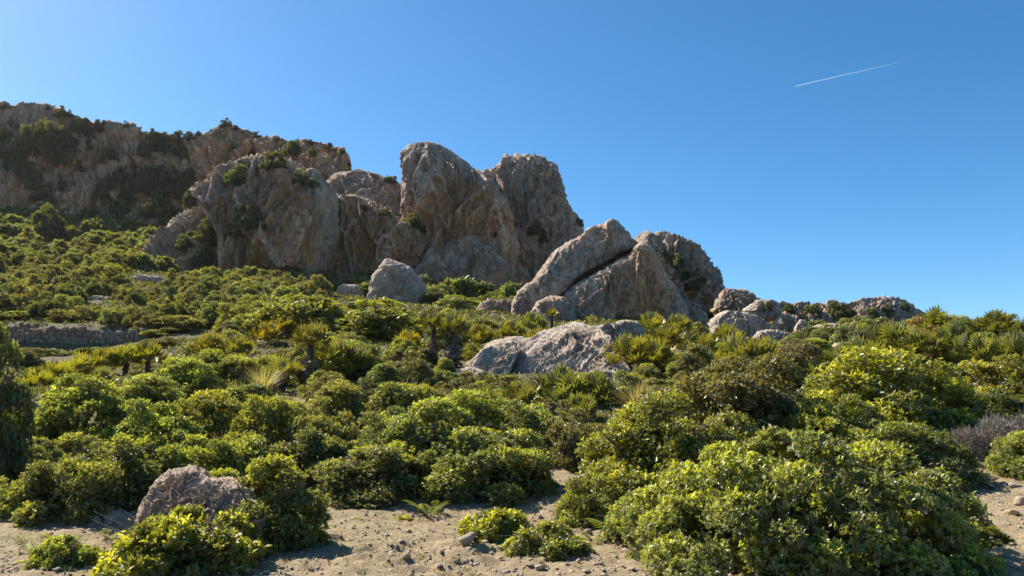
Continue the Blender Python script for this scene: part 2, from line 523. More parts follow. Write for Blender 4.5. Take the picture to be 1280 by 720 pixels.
# ------------------------------------------------------------------ rock
def rockify(v, f, L, amp, stretch=0.6, flute=0.0, seed=0, strata=None, fine=1.0, rim=None):
    """push a smooth closed surface into broken limestone: blocks, joints, flutes, grain"""
    n = vnormals(v, f)
    p = v + seed * 13.7
    q = p.copy()
    q[:, 2] *= stretch
    if strata is not None:      # joints laid along a slanting direction
        a = math.radians(strata)
        x, z = p[:, 0].copy(), p[:, 2].copy()
        q[:, 0] = (x * math.cos(a) + z * math.sin(a)) * 0.42
        q[:, 2] = (-x * math.sin(a) + z * math.cos(a)) * 1.5
    q = q / L
    q = q + 0.35 * np.stack([perlin(q * 1.3 + 5), perlin(q * 1.3 + 55), perlin(q * 1.3 + 95)], 1)
    a1, e1 = facets(q)
    a2, e2 = facets(q * 2.6 + 31)
    a3, e3 = facets(q * 6.5 + 71)
    dsp = 1.1 * a1 - 1.4 * np.exp(-(e1 / 0.04) ** 2)
    dsp += 0.62 * a2 - 1.15 * np.exp(-(e2 / 0.05) ** 2)
    dsp += 0.36 * a3 - 0.70 * np.exp(-(e3 / 0.06) ** 2)
    dsp += 0.7 * fbm(p / (L * 2.0) + 9, 3)
    dsp += fine * 0.42 * fbm(p / (L * 0.16), 4, 2.1, 0.62)
    if flute:
        fl = p.copy()
        fl[:, 2] *= 0.13
        dsp += flute * (0.5 - np.abs(perlin(fl / (L * 0.22))) * 2) + flute * 0.6 * perlin(fl / (L * 0.09))
    dsp = np.clip(dsp, -2.4, 1.7)
    if rim is not None:
        dsp = dsp * rim
    return v + n * (dsp * amp)[:, None]

def resample(poly, n, wob, seed):
    P = np.array(poly, float)
    Q = np.concatenate([P, P[:1]])
    seg = np.linalg.norm(np.diff(Q, axis=0), axis=1)
    s = np.concatenate([[0], np.cumsum(seg)])
    tt = np.linspace(0, s[-1], n, endpoint=False)
    R = np.stack([np.interp(tt, s, Q[:, 0]), np.interp(tt, s, Q[:, 1])], 1)
    k = np.stack([np.roll(R, j, 0) for j in (-2, -1, 0, 1, 2)]).mean(0)
    ang = np.stack([k[:, 0] * 0.05, k[:, 1] * 0.05, np.full(n, seed * 3.3)], 1)
    k = k + wob * np.stack([fbm(ang, 4), fbm(ang + 40, 4)], 1)
    return k

ROCKS = []      # (verts, faces) for finding where a pixel falls on rock

def crag(name, poly, d, depth, back=None, L=3.0, amp=0.4, lean=0.0, na=200, nr=60, stretch=0.6, flute=0.0, mat=None, stain=None, base_stain=0.0,
         seed=1, k=2.6, wob=1.0, strata=None, label=None, cat='rock', group=None, kind=None, turn=0.0, fine=1.0, parent=None, ctr=None):
    """a free-standing rock: front outline as seen from the valley, real thickness fore and aft"""
    B = resample(poly, na, wob, seed)
    ctr = np.array(ctr, float) if ctr else B.mean(0)
    back = depth if back is None else back
    s = np.concatenate([np.linspace(0.012, 1, nr) ** 0.8, np.linspace(1, 0.03, nr // 2)[1:]])
    side = np.concatenate([np.full(nr, -1.0), np.full(nr // 2 - 1, 1.0)])
    px = ctr[0] + (B[:, None, 0] - ctr[0]) * s[None]
    py = ctr[1] + (B[:, None, 1] - ctr[1]) * s[None]
    V = at(px, py, np.full(px.shape, float(d)))
    prof = (1 - np.clip(s, 0, 1) ** k) ** (1 / k)
    zlo, zhi = V[..., 2].min(), V[..., 2].max()
    tz = (V[..., 2] - zlo) / (zhi - zlo)
    off = np.where(side < 0, -depth, back)[None] * prof[None] * (1 - 0.35 * np.clip(tz, 0, 1))
    V[..., 1] += off + lean * (tz - 0.5) * (zhi - zlo) + turn * (V[..., 0] - V[..., 0].mean())
    nv = len(s)
    v = V.reshape(-1, 3)
    f = grid_faces(na, nv, True)[:, ::-1]
    c0, c1 = V[:, 0].mean(0), V[:, -1].mean(0)
    v = np.concatenate([v, [c0, c1]])
    i = np.arange(na)
    j = (i + 1) % na
    t0 = np.stack([i * nv, j * nv, np.full(na, na * nv)], 1)
    t1 = np.stack([j * nv + nv - 1, i * nv + nv - 1, np.full(na, na * nv + 1)], 1)
    tri = np.concatenate([f[:, [0, 1, 2]], f[:, [0, 2, 3]], t0, t1])
    rim = np.concatenate([np.tile(1 - 0.65 * sstep(.62, 1, s), na), [1, 1]])
    v = rockify(v, tri, L, amp, stretch, flute, seed, strata, fine, rim)
    st = np.full(len(v), base_stain)
    pxv = 640 + v[:, 0] / v[:, 1] * F
    bb = (v[:, 2] - CAMZ) / v[:, 1]
    pyv = 360 - F * (bb * CT - ST) / (CT + bb * ST)
    for (sx, sy, rx, ry, a) in (stain or []):
        st = st + a * np.exp(-((pxv - sx) / rx) ** 2 - ((pyv - sy) / ry) ** 2)
    base = np.array([v[:, 0].mean(), v[:, 1].mean(), v[:, 2].min()])
    ROCKS.append((v, tri))
    o = link(name, mesh_np(name, v - base, tri, mat or M_CLIFF, {'stain': st}, False), parent, base - np.array(parent.location) if parent else base)
    if label:
        tag(o, label, cat, group, kind)
    return o

def ridge(name, crest, foot, depth_foot, depth_crest, step, nface, L, amp, seed, mat, stain=None, base_stain=0.0, g=1.5, flute=0.2, kind=None, label=None, cat=None, back=14.0, ledge=0.0):
    """a long cliff: a broken face rising from foot to crest, a flat top and a back slope"""
    px = np.arange(crest[0][0], crest[-1][0] + 0.1, step)
    cr = np.interp(px, *zip(*crest)) + 1.6 * fbm(np.stack([px * 0.07, px * 0 + seed, px * 0], 1), 4)
    fr = np.interp(px, *zip(*foot))
    df = np.interp(px, *zip(*depth_foot))
    dc = np.interp(px, *zip(*depth_crest))
    tt = np.linspace(0, 1, nface)
    A = at(px, fr, df)
    C = at(px, cr, dc)
    Z = A[:, None, 2] + (C[:, None, 2] - A[:, None, 2]) * tt
    gg = tt ** g
    if ledge:
        gg = gg + ledge * np.sin(tt * 13 + 1.7) * tt * (1 - tt)
    Y = A[:, None, 1] + (C[:, None, 1] - A[:, None, 1]) * gg
    X = (A[:, None, 0] / A[:, None, 1]) * Y
    top = np.linspace(0, 1, 14)[1:]
    Zt = C[:, None, 2] - 0.12 * back * top - (top > 0.6) * (top - 0.6) * 2.0 * (C[:, None, 2] - A[:, None, 2])
    Yt = C[:, None, 1] + back * top
    Xt = np.repeat(C[:, None, 0], len(top), 1)
    V = np.stack([np.concatenate([X, Xt], 1), np.concatenate([Y, Yt + 0 * Zt], 1), np.concatenate([Z, Zt], 1)], -1)
    nv = V.shape[1]
    v = V.reshape(-1, 3)
    f = grid_faces(len(px), nv)
    tri = np.concatenate([f[:, [0, 1, 2]], f[:, [0, 2, 3]]])
    rim = np.tile(1 - 0.6 * np.concatenate([sstep(.82, 1, tt), np.linspace(1, .3, len(top))]), len(px))
    v = rockify(v, tri, L, amp, 0.6, flute, seed, rim=rim)
    st = np.full(len(v), base_stain)
    pxv = 640 + v[:, 0] / v[:, 1] * F
    bb = (v[:, 2] - CAMZ) / v[:, 1]
    pyv = 360 - F * (bb * CT - ST) / (CT + bb * ST)
    for (sx, sy, rx, ry, a) in (stain or []):
        st = st + a * np.exp(-((pxv - sx) / rx) ** 2 - ((pyv - sy) / ry) ** 2)
    base = np.array([v[:, 0].mean(), v[:, 1].mean(), v[:, 2].min()])
    ROCKS.append((v, tri))
    o = link(name, mesh_np(name, v - base, tri, mat, {'stain': st}, False), None, base)
    tag(o, label, cat, None, kind)
    return o

# the long cliff on the left skyline
ridge('cliff',
      [(-190, 112), (-60, 122), (0, 129), (22, 127), (45, 131), (75, 141), (100, 147), (130, 152), (160, 156), (185, 170), (215, 172), (240, 166), (262, 159), (285, 155), (300, 160), (325, 171),
       (360, 173), (392, 175), (412, 180), (428, 190), (436, 208), (440, 235), (444, 300)],
      [(-190, 285), (0, 285), (60, 285), (130, 275), (200, 275), (250, 290), (300, 300), (444, 320)],
      [(-190, 126), (0, 127), (160, 130), (250, 131), (330, 124), (444, 118)],
      [(-190, 132), (0, 133), (160, 135), (250, 136), (330, 131), (444, 123)],
      1.5, 110, 6.5, 1.15, 3, M_CLIFF,
      [(75, 205, 26, 22, .8), (20, 240, 40, 25, .45), (250, 190, 60, 18, .75), (330, 190, 40, 20, .5), (412, 205, 25, 25, .9), (120, 250, 40, 14, .5), (190, 250, 30, 18, .4)],
      0.36, 1.4, 0.25, label='long brown limestone cliff dotted with dark shrubs on the left skyline', cat='cliff', ledge=0.5)

# the low jagged ridge on the right skyline
ridge('cliff',
      [(846, 398), (866, 376), (884, 364), (900, 358), (912, 360), (925, 366), (945, 369), (965, 376), (990, 378), (1010, 377), (1030, 379), (1046, 375), (1060, 379), (1080, 373), (1100, 372), (1120, 370), (1135, 375), (1150, 384), (1164, 398), (1180, 420)],
      [(846, 425), (1000, 430), (1100, 430), (1180, 440)],
      [(846, 86), (1180, 92)], [(846, 92), (1180, 98)], 1.2, 44, 3.4, 0.42, 5, M_CLIFF, [(1000, 390, 60, 12, .3)], 0.12, 1.1, 0.3,
      label='low jagged grey cliff on the right skyline behind the palms', cat='cliff', back=8.0)

CG = 'limestone towers and walls of the massif'
crag('rock_buttress', [(196, 335), (212, 302), (232, 278), (252, 264), (262, 240), (285, 216), (310, 201), (335, 195), (358, 200), (385, 214), (402, 228), (414, 250), (414, 300), (404, 335), (385, 360), (320, 380), (260, 375), (215, 360)],
     101, 9, 16, 7.0, 0.95, 0.22, 400, 130, 0.32, 0.5, M_CLIFF,
     [(330, 320, 60, 40, .7), (290, 300, 40, 40, .4), (345, 230, 22, 22, .6), (385, 270, 25, 50, .5)], 0.34, 11, 3.0, 2.0, turn=0.0,
     label='broad orange streaked limestone buttress left of the two towers', cat='cliff')
crag('rock_wall', [(398, 320), (400, 235), (420, 214), (445, 211), (468, 215), (486, 222), (504, 232), (520, 300), (510, 340), (440, 350)], 120, 6, 8, 5.0, 0.6, 0.2, 250, 70, 0.45, 0.25, M_CLIFF, None, 0.05, 12,
     label='rounded grey limestone dome between the buttress and the tall tower', cat='cliff')
crag('rock_wall', [(386, 290), (396, 248), (410, 242), (440, 247), (470, 258), (498, 274), (524, 291), (546, 308), (536, 326), (512, 345), (475, 362), (430, 368), (395, 362), (384, 330)], 111, 6.5, 8, 5.0, 0.75, 0.16, 330, 100, 0.32, 0.5, M_CLIFF,
     [(440, 305, 50, 30, .7), (500, 310, 30, 25, .6)], 0.38, 13, 3.0, 1.5, label='orange lower limestone wall below the grey dome', cat='cliff')
crag('rock_tower', [(503, 196), (511, 185), (530, 182), (550, 187), (570, 200), (586, 213), (602, 218), (616, 232), (630, 252), (640, 272), (647, 300), (648, 345), (636, 375), (580, 385), (535, 372), (512, 330), (506, 290), (507, 250), (508, 222)],
     115, 8, 10, 7.0, 0.8, 0.10, 400, 130, 0.30, 0.55, M_CLIFF,
     [(575, 285, 60, 50, .9), (530, 265, 30, 36, .6), (625, 300, 26, 50, .6), (550, 195, 60, 22, -.5)], 0.16, 14, 3.2, 1.2, label='tall left limestone tower with a grey dome top and orange face', cat='cliff')
crag('rock_tower', [(588, 222), (620, 209), (626, 198), (641, 192), (660, 191), (676, 196), (692, 207), (700, 226), (705, 250), (713, 268), (722, 284), (728, 310), (722, 350), (705, 378), (650, 388), (610, 370), (598, 300)],
     120, 9, 12, 7.0, 0.8, 0.18, 360, 110, 0.32, 0.45, M_CLIFF, [(690, 300, 25, 40, .25)], 0.08, 15, 3.0, 1.4, label='blunt grey limestone tower at the right end of the massif', cat='cliff')
crag('rock_block', [(548, 322), (560, 300), (582, 291), (606, 306), (632, 328), (637, 345), (632, 362), (600, 378), (575, 372), (558, 350)], 108, 4, 6, 3.4, 0.40, 0.1, 150, 48, 0.6, 0.25, M_CLIFF, [(615, 348, 25, 14, .6)], 0.1, 16,
     label='dark diamond shaped block at the foot of the tall tower', cat='rock')
crag('rock_slab', [(500, 352), (524, 332), (545, 313), (556, 325), (568, 350), (578, 372), (545, 382), (505, 378)], 105, 2.6, 4, 3.0, 0.35, 0.25, 120, 40, 0.6, 0.15, M_CLIFF, [(545, 345, 25, 22, .5)], 0.15, 17,
     label='leaning triangular slab behind the pale pyramid boulder', cat='rock')

# the split crag in the middle distance
sc_ = crag('split_crag', [(646, 392), (653, 366), (668, 352), (679, 337), (692, 319), (707, 307), (726, 297), (739, 285), (754, 282), (765, 274), (778, 285), (790, 301), (802, 305), (812, 312), (820, 327), (830, 347), (842, 367), (853, 387), (858, 425), (760, 430), (650, 425)],
           62.5, 2.6, 4, 3.2, 0.20, 0.10, 240, 60, 0.7, 0.1, M_CRAG, [(810, 360, 30, 45, .6)], 0.04, 27, 4.0, 0.8, label='big wedge shaped crag split by a diagonal crack', cat='rock')
crag('upper_slab', [(648, 388), (654, 365), (668, 351), (679, 336), (692, 318), (707, 306), (726, 296), (739, 284), (754, 281), (765, 272), (779, 284), (789, 300), (795, 312), (776, 319), (750, 334), (722, 349), (704, 363), (692, 380), (672, 394)],
     60.5, 2.6, 2.6, 3.0, 0.15, 0.22, 340, 90, 0.7, 0.1, M_CRAG, [(770, 300, 15, 20, .2)], 0.04, 21, 5.0, 0.8, ctr=(722, 336), parent=sc_)
crag('lower_slab', [(688, 394), (706, 370), (724, 355), (752, 340), (784, 321), (800, 303), (812, 311), (820, 326), (830, 346), (842, 366), (853, 386), (860, 420), (800, 425), (775, 402), (760, 404), (748, 425), (690, 425)],
     59, 2.8, 4, 3.0, 0.19, 0.10, 340, 100, 0.6, 0.22, M_CRAG, [(812, 360, 26, 45, 1.1), (790, 390, 30, 20, .5)], 0.02, 22, 5.0, 0.8, ctr=(775, 368), parent=sc_)
crag('rock_block', [(660, 395), (672, 378), (690, 370), (706, 371), (716, 386), (722, 425), (662, 425)], 56, 2.0, 2.5, 2.0, 0.20, 0.2, 110, 34, 0.8, 0, M_CRAG, None, 0.1, 23, label='rounded grey block at the left foot of the split crag', cat='rock')
crag('rock_block', [(836, 372), (852, 371), (868, 380), (882, 396), (884, 425), (836, 425)], 59, 2.0, 3, 2.0, 0.22, 0.2, 100, 34, 0.8, 0, M_CRAG, [(850, 390, 20, 20, .3)], 0.12, 24, label='brown block at the right foot of the split crag', cat='rock')
crag('rock_block', [(640, 380), (650, 362), (664, 352), (674, 362), (676, 385), (665, 410), (640, 410)], 59, 1.6, 2, 1.6, 0.16, 0.2, 90, 30, 0.8, 0, M_CRAG, None, 0.05, 26, label='small angular block on the left edge of the split crag', cat='rock')
crag('rock_hump', [(786, 330), (790, 308), (798, 296), (806, 291), (815, 294), (825, 289), (835, 294), (846, 297), (862, 303), (876, 319), (889, 336), (897, 354), (900, 390), (840, 400), (790, 390)], 88, 5, 6, 3.2, 0.55, 0.2, 180, 52, 0.6, 0.2, M_CLIFF,
     [(880, 345, 12, 20, .4)], 0.1, 25, 2.8, 1.8, label='knobbly brown rock hump right of the split crag', cat='rock')

def boulder(px, py0, py1, w, d, label, seed, mat=None, depth=None, name='boulder', L=None, amp=None, shape=None, stain=0.05, na=130, nr=42, group=None, k=3.2, lean=0.1, strata=None, stretch=0.9):
    """a boulder from its middle column, top and foot rows and width in the photograph"""
    rs = np.random.RandomState(seed)
    if shape is None:
        a = np.linspace(0, 2 * math.pi, 11, endpoint=False) + rs.uniform(-.15, .15, 11)
        r = rs.uniform(0.84, 1.12, 11)
        cx, cy = px, (py0 + py1) / 2 + (py1 - py0) * 0.1
        shape = [(cx + w / 2 * r_ * math.cos(t_), cy - (py1 - py0) * 0.6 * r_ * math.sin(t_)) for t_, r_ in zip(a, r)]
    size = w * d / F
    return crag(name, shape, d, depth or size * 0.42, None, L or size * 0.5, amp if amp is not None else size * 0.06, lean, na, nr, stretch, 0.0, mat or M_ROCK, None, stain, seed, k, 0.6, strata, label, 'rock', group)

boulder(505, 323, 395, 84, 76, 'pale pyramid shaped boulder standing below the massif', 31, M_ROCK, 2.4,
        shape=[(461, 372), (467, 346), (477, 329), (485, 323), (500, 330), (516, 336), (530, 353), (541, 376), (549, 400), (520, 412), (478, 412), (461, 395)], na=140, nr=44, amp=0.26, L=2.2)
boulder(438, 354, 385, 40, 84, 'small grey boulder in the shade left of the pyramid boulder', 32)
boulder(622, 374, 400, 50, 60, 'flat topped boulder between the pyramid boulder and the split crag', 33, M_CRAG, shape=[(597, 384), (608, 375), (640, 376), (648, 392), (642, 408), (600, 408)])
boulder(918, 360, 398, 56, 72, 'brown rounded boulder under the left end of the low ridge', 34, M_CRAG, stain=0.3)
boulder(950, 377, 402, 46, 46, 'light tilted boulder leaning above the fan palms on the right', 35, M_ROCK, shape=[(928, 389), (944, 377), (964, 377), (974, 388), (966, 401), (944, 402)])
boulder(982, 393, 417, 34, 45, 'square grey boulder right of the tilted boulder', 36, M_ROCK, shape=[(966, 405), (974, 393), (994, 394), (998, 410), (990, 420), (970, 420)])
boulder(1002, 400, 422, 18, 42, 'narrow upright stone right of the square boulder', 37, M_ROCK)
boulder(930, 391, 420, 66, 43, 'low pale slab under the tilted boulder', 38, M_PALE, shape=[(888, 402), (905, 391), (935, 395), (960, 408), (962, 425), (890, 425)])
boulder(965, 412, 430, 44, 40, 'low pale rock shelf below the square boulder', 39, M_PALE)
boulder(1056, 426, 450, 36, 29, 'grey boulder half sunk among bushes left of the right palms', 40, M_ROCK)
boulder(1040, 404, 415, 50, 47, 'flat pale rock patch on the slope below the low ridge', 41, M_PALE)
boulder(183, 343, 360, 46, 78, 'flat grey rock on the sunny slope below the buttress', 42)
boulder(128, 370, 384, 46, 60, 'pale rock sheet on the slope above the stone wall', 43, M_PALE)
boulder(68, 279, 302, 46, 115, 'pinkish rock outcrop in the shade under the left cliff', 44, M_CLIFF)
boulder(185, 266, 284, 24, 124, 'small pinkish rock high in the shaded gully', 45, M_CLIFF)
boulder(120, 336, 346, 16, 88, 'small pale stone among shrubs on the sunny slope', 46)
boulder(36, 497, 545, 40, 17, 'grey rock half hidden right of the dark left tree', 47, M_ROCK)

# the pale slanting outcrop in the middle of the slope
oc_ = crag('rock_outcrop', [(522, 508), (548, 474), (572, 458), (592, 440), (612, 424), (640, 415), (664, 420), (690, 408), (718, 401), (744, 406), (760, 424), (772, 450), (780, 480), (776, 515), (720, 530), (640, 534), (548, 530)],
     29.1, 0.7, 2.6, 1.4, 0.10, 1.0, 360, 110, 0.8, 0.0, M_PALE, [(715, 425, 25, 14, .6), (660, 440, 20, 14, .2)], 0.0, 51, 2.4, 1.6, strata=38, turn=-0.7, label='pale slanting limestone outcrop with diagonal cracks among the palms', cat='rock', fine=0.8)
for i_, (poly_, d_s) in enumerate([([(530, 512), (548, 482), (566, 464), (588, 456), (606, 464), (604, 490), (592, 515)], 28.2), ([(576, 515), (586, 470), (598, 442), (618, 426), (642, 420), (648, 440), (632, 480), (622, 518)], 28.5),
                                    ([(616, 522), (634, 478), (654, 444), (676, 424), (700, 410), (716, 408), (722, 434), (706, 480), (694, 522)], 28.3), ([(690, 525), (706, 476), (718, 432), (728, 408), (744, 408), (760, 426), (772, 456), (780, 490), (776, 525)], 28.1),
                                    ([(650, 525), (664, 496), (690, 480), (712, 488), (716, 525)], 27.6)]):
    crag('slab', poly_, d_s, 0.42, 1.0, 0.9, 0.075, 0.95, 150, 46, 0.8, 0.0, M_PALE, [(715, 425, 25, 14, .5)], 0.0, 54 + i_, 4.5, 1.2, 48, turn=-0.62, fine=0.9, parent=oc_)
boulder(770, 402, 425, 70, 34, 'pale broken rocks behind the outcrop under the split crag', 52, M_PALE, na=120, nr=36, amp=0.12, shape=[(732, 420), (745, 408), (760, 410), (778, 402), (798, 404), (806, 418), (790, 430), (740, 432)])
boulder(755, 445, 485, 44, 27.6, 'rounded pale rock at the right end of the outcrop', 53, M_PALE, na=110, nr=34, shape=[(730, 462), (742, 447), (756, 446), (768, 458), (773, 480), (768, 495), (735, 495)])

# the boulder in the foreground and its neighbour in the shade
crag('boulder', [(158, 672), (160, 640), (166, 618), (175, 603), (190, 591), (207, 588), (222, 585), (239, 591), (254, 600), (272, 598), (295, 605), (318, 613), (336, 628), (342, 655), (334, 695), (250, 706), (172, 696)],
     8.9, 0.30, 0.5, 0.44, 0.045, 0.6, 260, 90, 0.9, 0.0, M_NEAR, [(215, 605, 18, 10, .5), (310, 650, 25, 30, .7)], 0.22, 61, 2.6, 2.2, turn=-0.4, label='pitted pinkish limestone boulder wrapped by bushes at lower left', cat='rock', fine=0.9)
crag('boulder', [(98, 676), (105, 654), (122, 642), (145, 638), (163, 648), (172, 668), (165, 690), (105, 690)], 10.3, 0.35, 0.4, 0.4, 0.035, 0.2, 120, 40, 0.9, 0.0, M_NEAR, None, 0.2, 62, label='dark boulder in the shade under the big left bush', cat='rock')

# ------------------------------------------------------------------ dry stone terrace wall
def stone_wall():
    root = link('stone_wall', None, None, at(60, 430, 45.0))
    tag(root, 'brown dry stone terrace wall on the left slope', 'wall')
    rs = np.random.RandomState(4)
    V, Fq, off = [], [], 0
    inv = np.array(root.location)
    x0, x1 = float(at(-80, 430, 45)[0]), float(at(177, 430, 45)[0])
    zt0, zt1 = zrow(401, 45), zrow(413, 45)
    rows = 9
    for r in range(rows):
        x = x0 + rs.uniform(0, .2)
        while x < x1:
            w = rs.uniform(0.14, 0.5)
            if r == rows - 1 and rs.rand() < .4:
                x += w
                continue
            fx = (x - x0) / (x1 - x0)
            ztop = zt0 + (zt1 - zt0) * fx + 0.06 * math.sin(x * 1.7) + 0.10 * math.sin(x * .63 + 1)
            h = 2.3 / rows
            z = ztop - 2.3 + r * h + rs.uniform(-.05, .05)
            y = 45.0 - 0.16 + 0.05 * r * 0.5 + rs.uniform(-.05, .05)
            hw, hh, hd = w * 0.48, h * 0.5 * rs.uniform(.75, 1.35), 0.16
            c8 = np.array([[sx * hw, sy * hd, sz * hh] for sx in (-1, 1) for sy in (-1, 1) for sz in (-1, 1)]) * rs.uniform(0.62, 1.1, (8, 3))
            # a bulge in the middle of the front face
            mid = np.array([[0, -hd * 1.25, 0]]) + rs.uniform(-.02, .02, (1, 3))
            V.append(np.concatenate([c8, mid]) + [x + w / 2, y, z + h / 2])
            q = np.array([[0, 4, 8], [4, 5, 8], [5, 1, 8], [1, 0, 8], [2, 3, 7], [2, 7, 6], [0, 1, 3], [0, 3, 2], [4, 6, 7], [4, 7, 5], [1, 5, 7], [1, 7, 3], [0, 2, 6], [0, 6, 4]])
            Fq.append(q + off)
            off += 9
            x += w
    st = link('stones', mesh_np('stones', np.concatenate(V) - inv, np.concatenate(Fq), M_WALL), root)
    tag(st, kind='stuff')
    b = np.array([[x0, 45.0, zt0 - 2.6], [x1, 45.0, zt1 - 2.6], [x1, 45.6, zt1 - 2.6], [x0, 45.6, zt0 - 2.6],
                  [x0, 45.0, zt0 - .12], [x1, 45.0, zt1 - .12], [x1, 45.6, zt1 - .12], [x0, 45.6, zt0 - .12]]) - inv
    link('core', mesh_np('core', b, np.array([[0, 1, 5, 4], [1, 2, 6, 5], [2, 3, 7, 6], [3, 0, 4, 7], [4, 5, 6, 7], [3, 2, 1, 0]]), M_WALL), root)
stone_wall()

# ------------------------------------------------------------------ leaves and crowns
def unit(v):
    return v / (np.linalg.norm(v, axis=-1, keepdims=True) + 1e-9)

def leaf_quads(pos, dirs, nrm, length, width, fold=0.25):
    """folded diamond leaves: verts (N,4,3) and quads split on the midrib as two triangles"""
    side = unit(np.cross(dirs, nrm))
    L = np.asarray(length).reshape(-1, 1)
    W = np.asarray(width).reshape(-1, 1)
    up = unit(np.cross(side, dirs))
    base = pos
    mid = pos + dirs * L * 0.52
    V = np.stack([base, mid + side * W * 0.5 + up * W * fold, pos + dirs * L - up * L * 0.08, mid - side * W * 0.5 + up * W * fold], 1)
    n = len(pos)
    i = np.arange(n) * 4
    T = np.concatenate([np.stack([i, i + 1, i + 2], 1), np.stack([i, i + 2, i + 3], 1)])
    return V.reshape(-1, 3), T

def crown_mesh(name, seed, w, h, nclump, cr, nros, per, ll, lw, mat, young=0.5, fill=0.16, loose=0.18, flat=0.0, upright=0.55):
    """foliage: clumps on an uneven dome, each clump a shell of leaf rosettes; a looser fill of leaves inside"""
    rs = np.random.RandomState(seed)
    a, b = w / 2, w / 2 * rs.uniform(0.85, 1.0)
    d = rs.normal(size=(nclump * 3, 3))
    d[:, 2] = np.abs(d[:, 2]) * 1.0 - 0.12
    d = unit(d)[:nclump]
    lump = 1 + 0.34 * fbm(d * 1.5 + seed * 5.1, 2) + rs.uniform(-.06, .06, nclump)
    if flat:
        d[:, 2] = np.minimum(d[:, 2], 1 - flat)
    R = cr * rs.uniform(0.65, 1.3, nclump)
    inner = rs.rand(nclump) < 0.22
    lump = np.where(inner, lump * rs.uniform(.45, .75, nclump), lump)
    ext = np.array([a, b, h])
    c = d * (ext - np.array([cr, cr, cr]) * 0.9)[None] * np.clip(lump, .5, 1.35)[:, None]
    c[:, 2] = np.maximum(c[:, 2], R * 0.25)
    out = unit(c / ext * 1.0 / ext)
    # rosettes on the clumps
    k = rs.choice(nclump, nros, p=R ** 2 / (R ** 2).sum())
    g = rs.normal(size=(nros, 3))
    dr = unit(unit(g) + 0.75 * out[k] + np.array([0, 0, 0.35]))
    rad = R[k] * (rs.rand(nros) ** 0.35) * (1 + loose * rs.normal(size=nros) * 0.4)
    sq = np.array([1.1, 1.1, 0.82])
    pos = c[k] + dr * rad[:, None] * sq
    ax = unit(dr * 0.6 + np.array([0, 0, upright]) + 0.35 * rs.normal(size=(nros, 3)))
    top = sstep(-.2, .9, dr[:, 2]) * sstep(.55, 1.0, rad / R[k])
    yy = np.clip(young * (0.15 + 0.85 * top) * rs.uniform(0.2, 1.3, nros) * np.where(rs.rand(nclump) < .6, 1.15, .25)[k], 0, 1)
    # loose fill inside
    nf = int(nros * fill)
    q = unit(rs.normal(size=(nf, 3)))
    q[:, 2] = np.abs(q[:, 2])
    pf = q * ext * (rs.rand(nf) ** 0.45 * 0.84)[:, None]
    af = unit(q + rs.normal(size=(nf, 3)) * 0.7 + np.array([0, 0, .3]))
    P = np.concatenate([pos, pf])
    A = np.concatenate([ax, af])
    Y = np.concatenate([yy, np.zeros(nf)])
    S = np.concatenate([np.ones(nros), np.full(nf, 1.25)])
    ok = P[:, 2] > 0.015
    P, A, Y, S = P[ok], A[ok], Y[ok], S[ok]
    n = len(P)
    # leaves of each rosette
    ref = unit(rs.normal(size=(n, 3)))
    s1 = unit(np.cross(A, ref))
    s2 = np.cross(A, s1)
    ph = (np.arange(per)[None] + rs.rand(n)[:, None]) * 2 * math.pi / per + rs.normal(size=(n, per)) * 0.3
    spread = rs.uniform(0.55, 1.25, (n, per))
    rd = np.cos(ph)[..., None] * s1[:, None] + np.sin(ph)[..., None] * s2[:, None]
    dl = unit(A[:, None] * np.cos(spread)[..., None] + rd * np.sin(spread)[..., None])
    nl = unit(A[:, None] * np.sin(spread)[..., None] - rd * np.cos(spread)[..., None] + 0.25 * rs.normal(size=(n, per, 3)))
    ps = P[:, None] + A[:, None] * (rs.uniform(-.5, .5, (n, per)) * ll)[..., None]
    sc = S[:, None] * rs.uniform(0.55, 1.4, (n, per)) * rs.uniform(.75, 1.25, (n, 1))
    V, T = leaf_quads(ps.reshape(-1, 3), dl.reshape(-1, 3), nl.reshape(-1, 3), ll * sc.ravel(), lw * sc.ravel())
    tone = np.repeat((np.repeat(rs.rand(n), per) * 0.5 + rs.rand(n * per) * 0.5), 4)
    yv = np.repeat(np.repeat(Y, per), 4)
    return mesh_np(name, V, T, mat, {'tone': tone, 'young': yv})

def stems_mesh(name, seed, w, h, n=7, r=0.03, twigs=3):
    rs = np.random.RandomState(seed + 500)
    paths = []
    for i in range(n):
        az = rs.uniform(0, 2 * math.pi)
        rr = rs.uniform(0.25, 0.8) * w / 2
        tip = np.array([math.cos(az) * rr, math.sin(az) * rr, h * rs.uniform(.5, .85)])
        t = np.linspace(0, 1, 6)[:, None]
        mid = tip * [0.35, 0.35, 0.6] + rs.normal(size=3) * 0.04 * w
        st = np.array([rs.uniform(-.05, .05) * w, rs.uniform(-.05, .05) * w, -0.12])
        pts = (1 - t) ** 2 * st + 2 * t * (1 - t) * mid + t ** 2 * tip
        paths.append((pts, r * np.linspace(1, .35, 6) * rs.uniform(.6, 1.2)))
        for j in range(twigs):
            k = rs.randint(2, 5)
            e = pts[k] + (rs.normal(size=3) * 0.12 + np.array([math.cos(az), math.sin(az), .6]) * 0.12) * min(w, 1.6)
            e[2] = min(max(e[2], .03), h * .95)
            m = (pts[k] + e) / 2 + rs.normal(size=3) * 0.03 * w
            paths.append((np.array([pts[k], m, e]), r * np.array([.45, .32, .15])))
    v, q = tubes(paths, 5)
    return mesh_np(name, v, q, M_BARK, None, True)

class Proto:
    def __init__(self, crown, stems, w, h):
        self.crown, self.stems, self.w, self.h = crown, stems, w, h

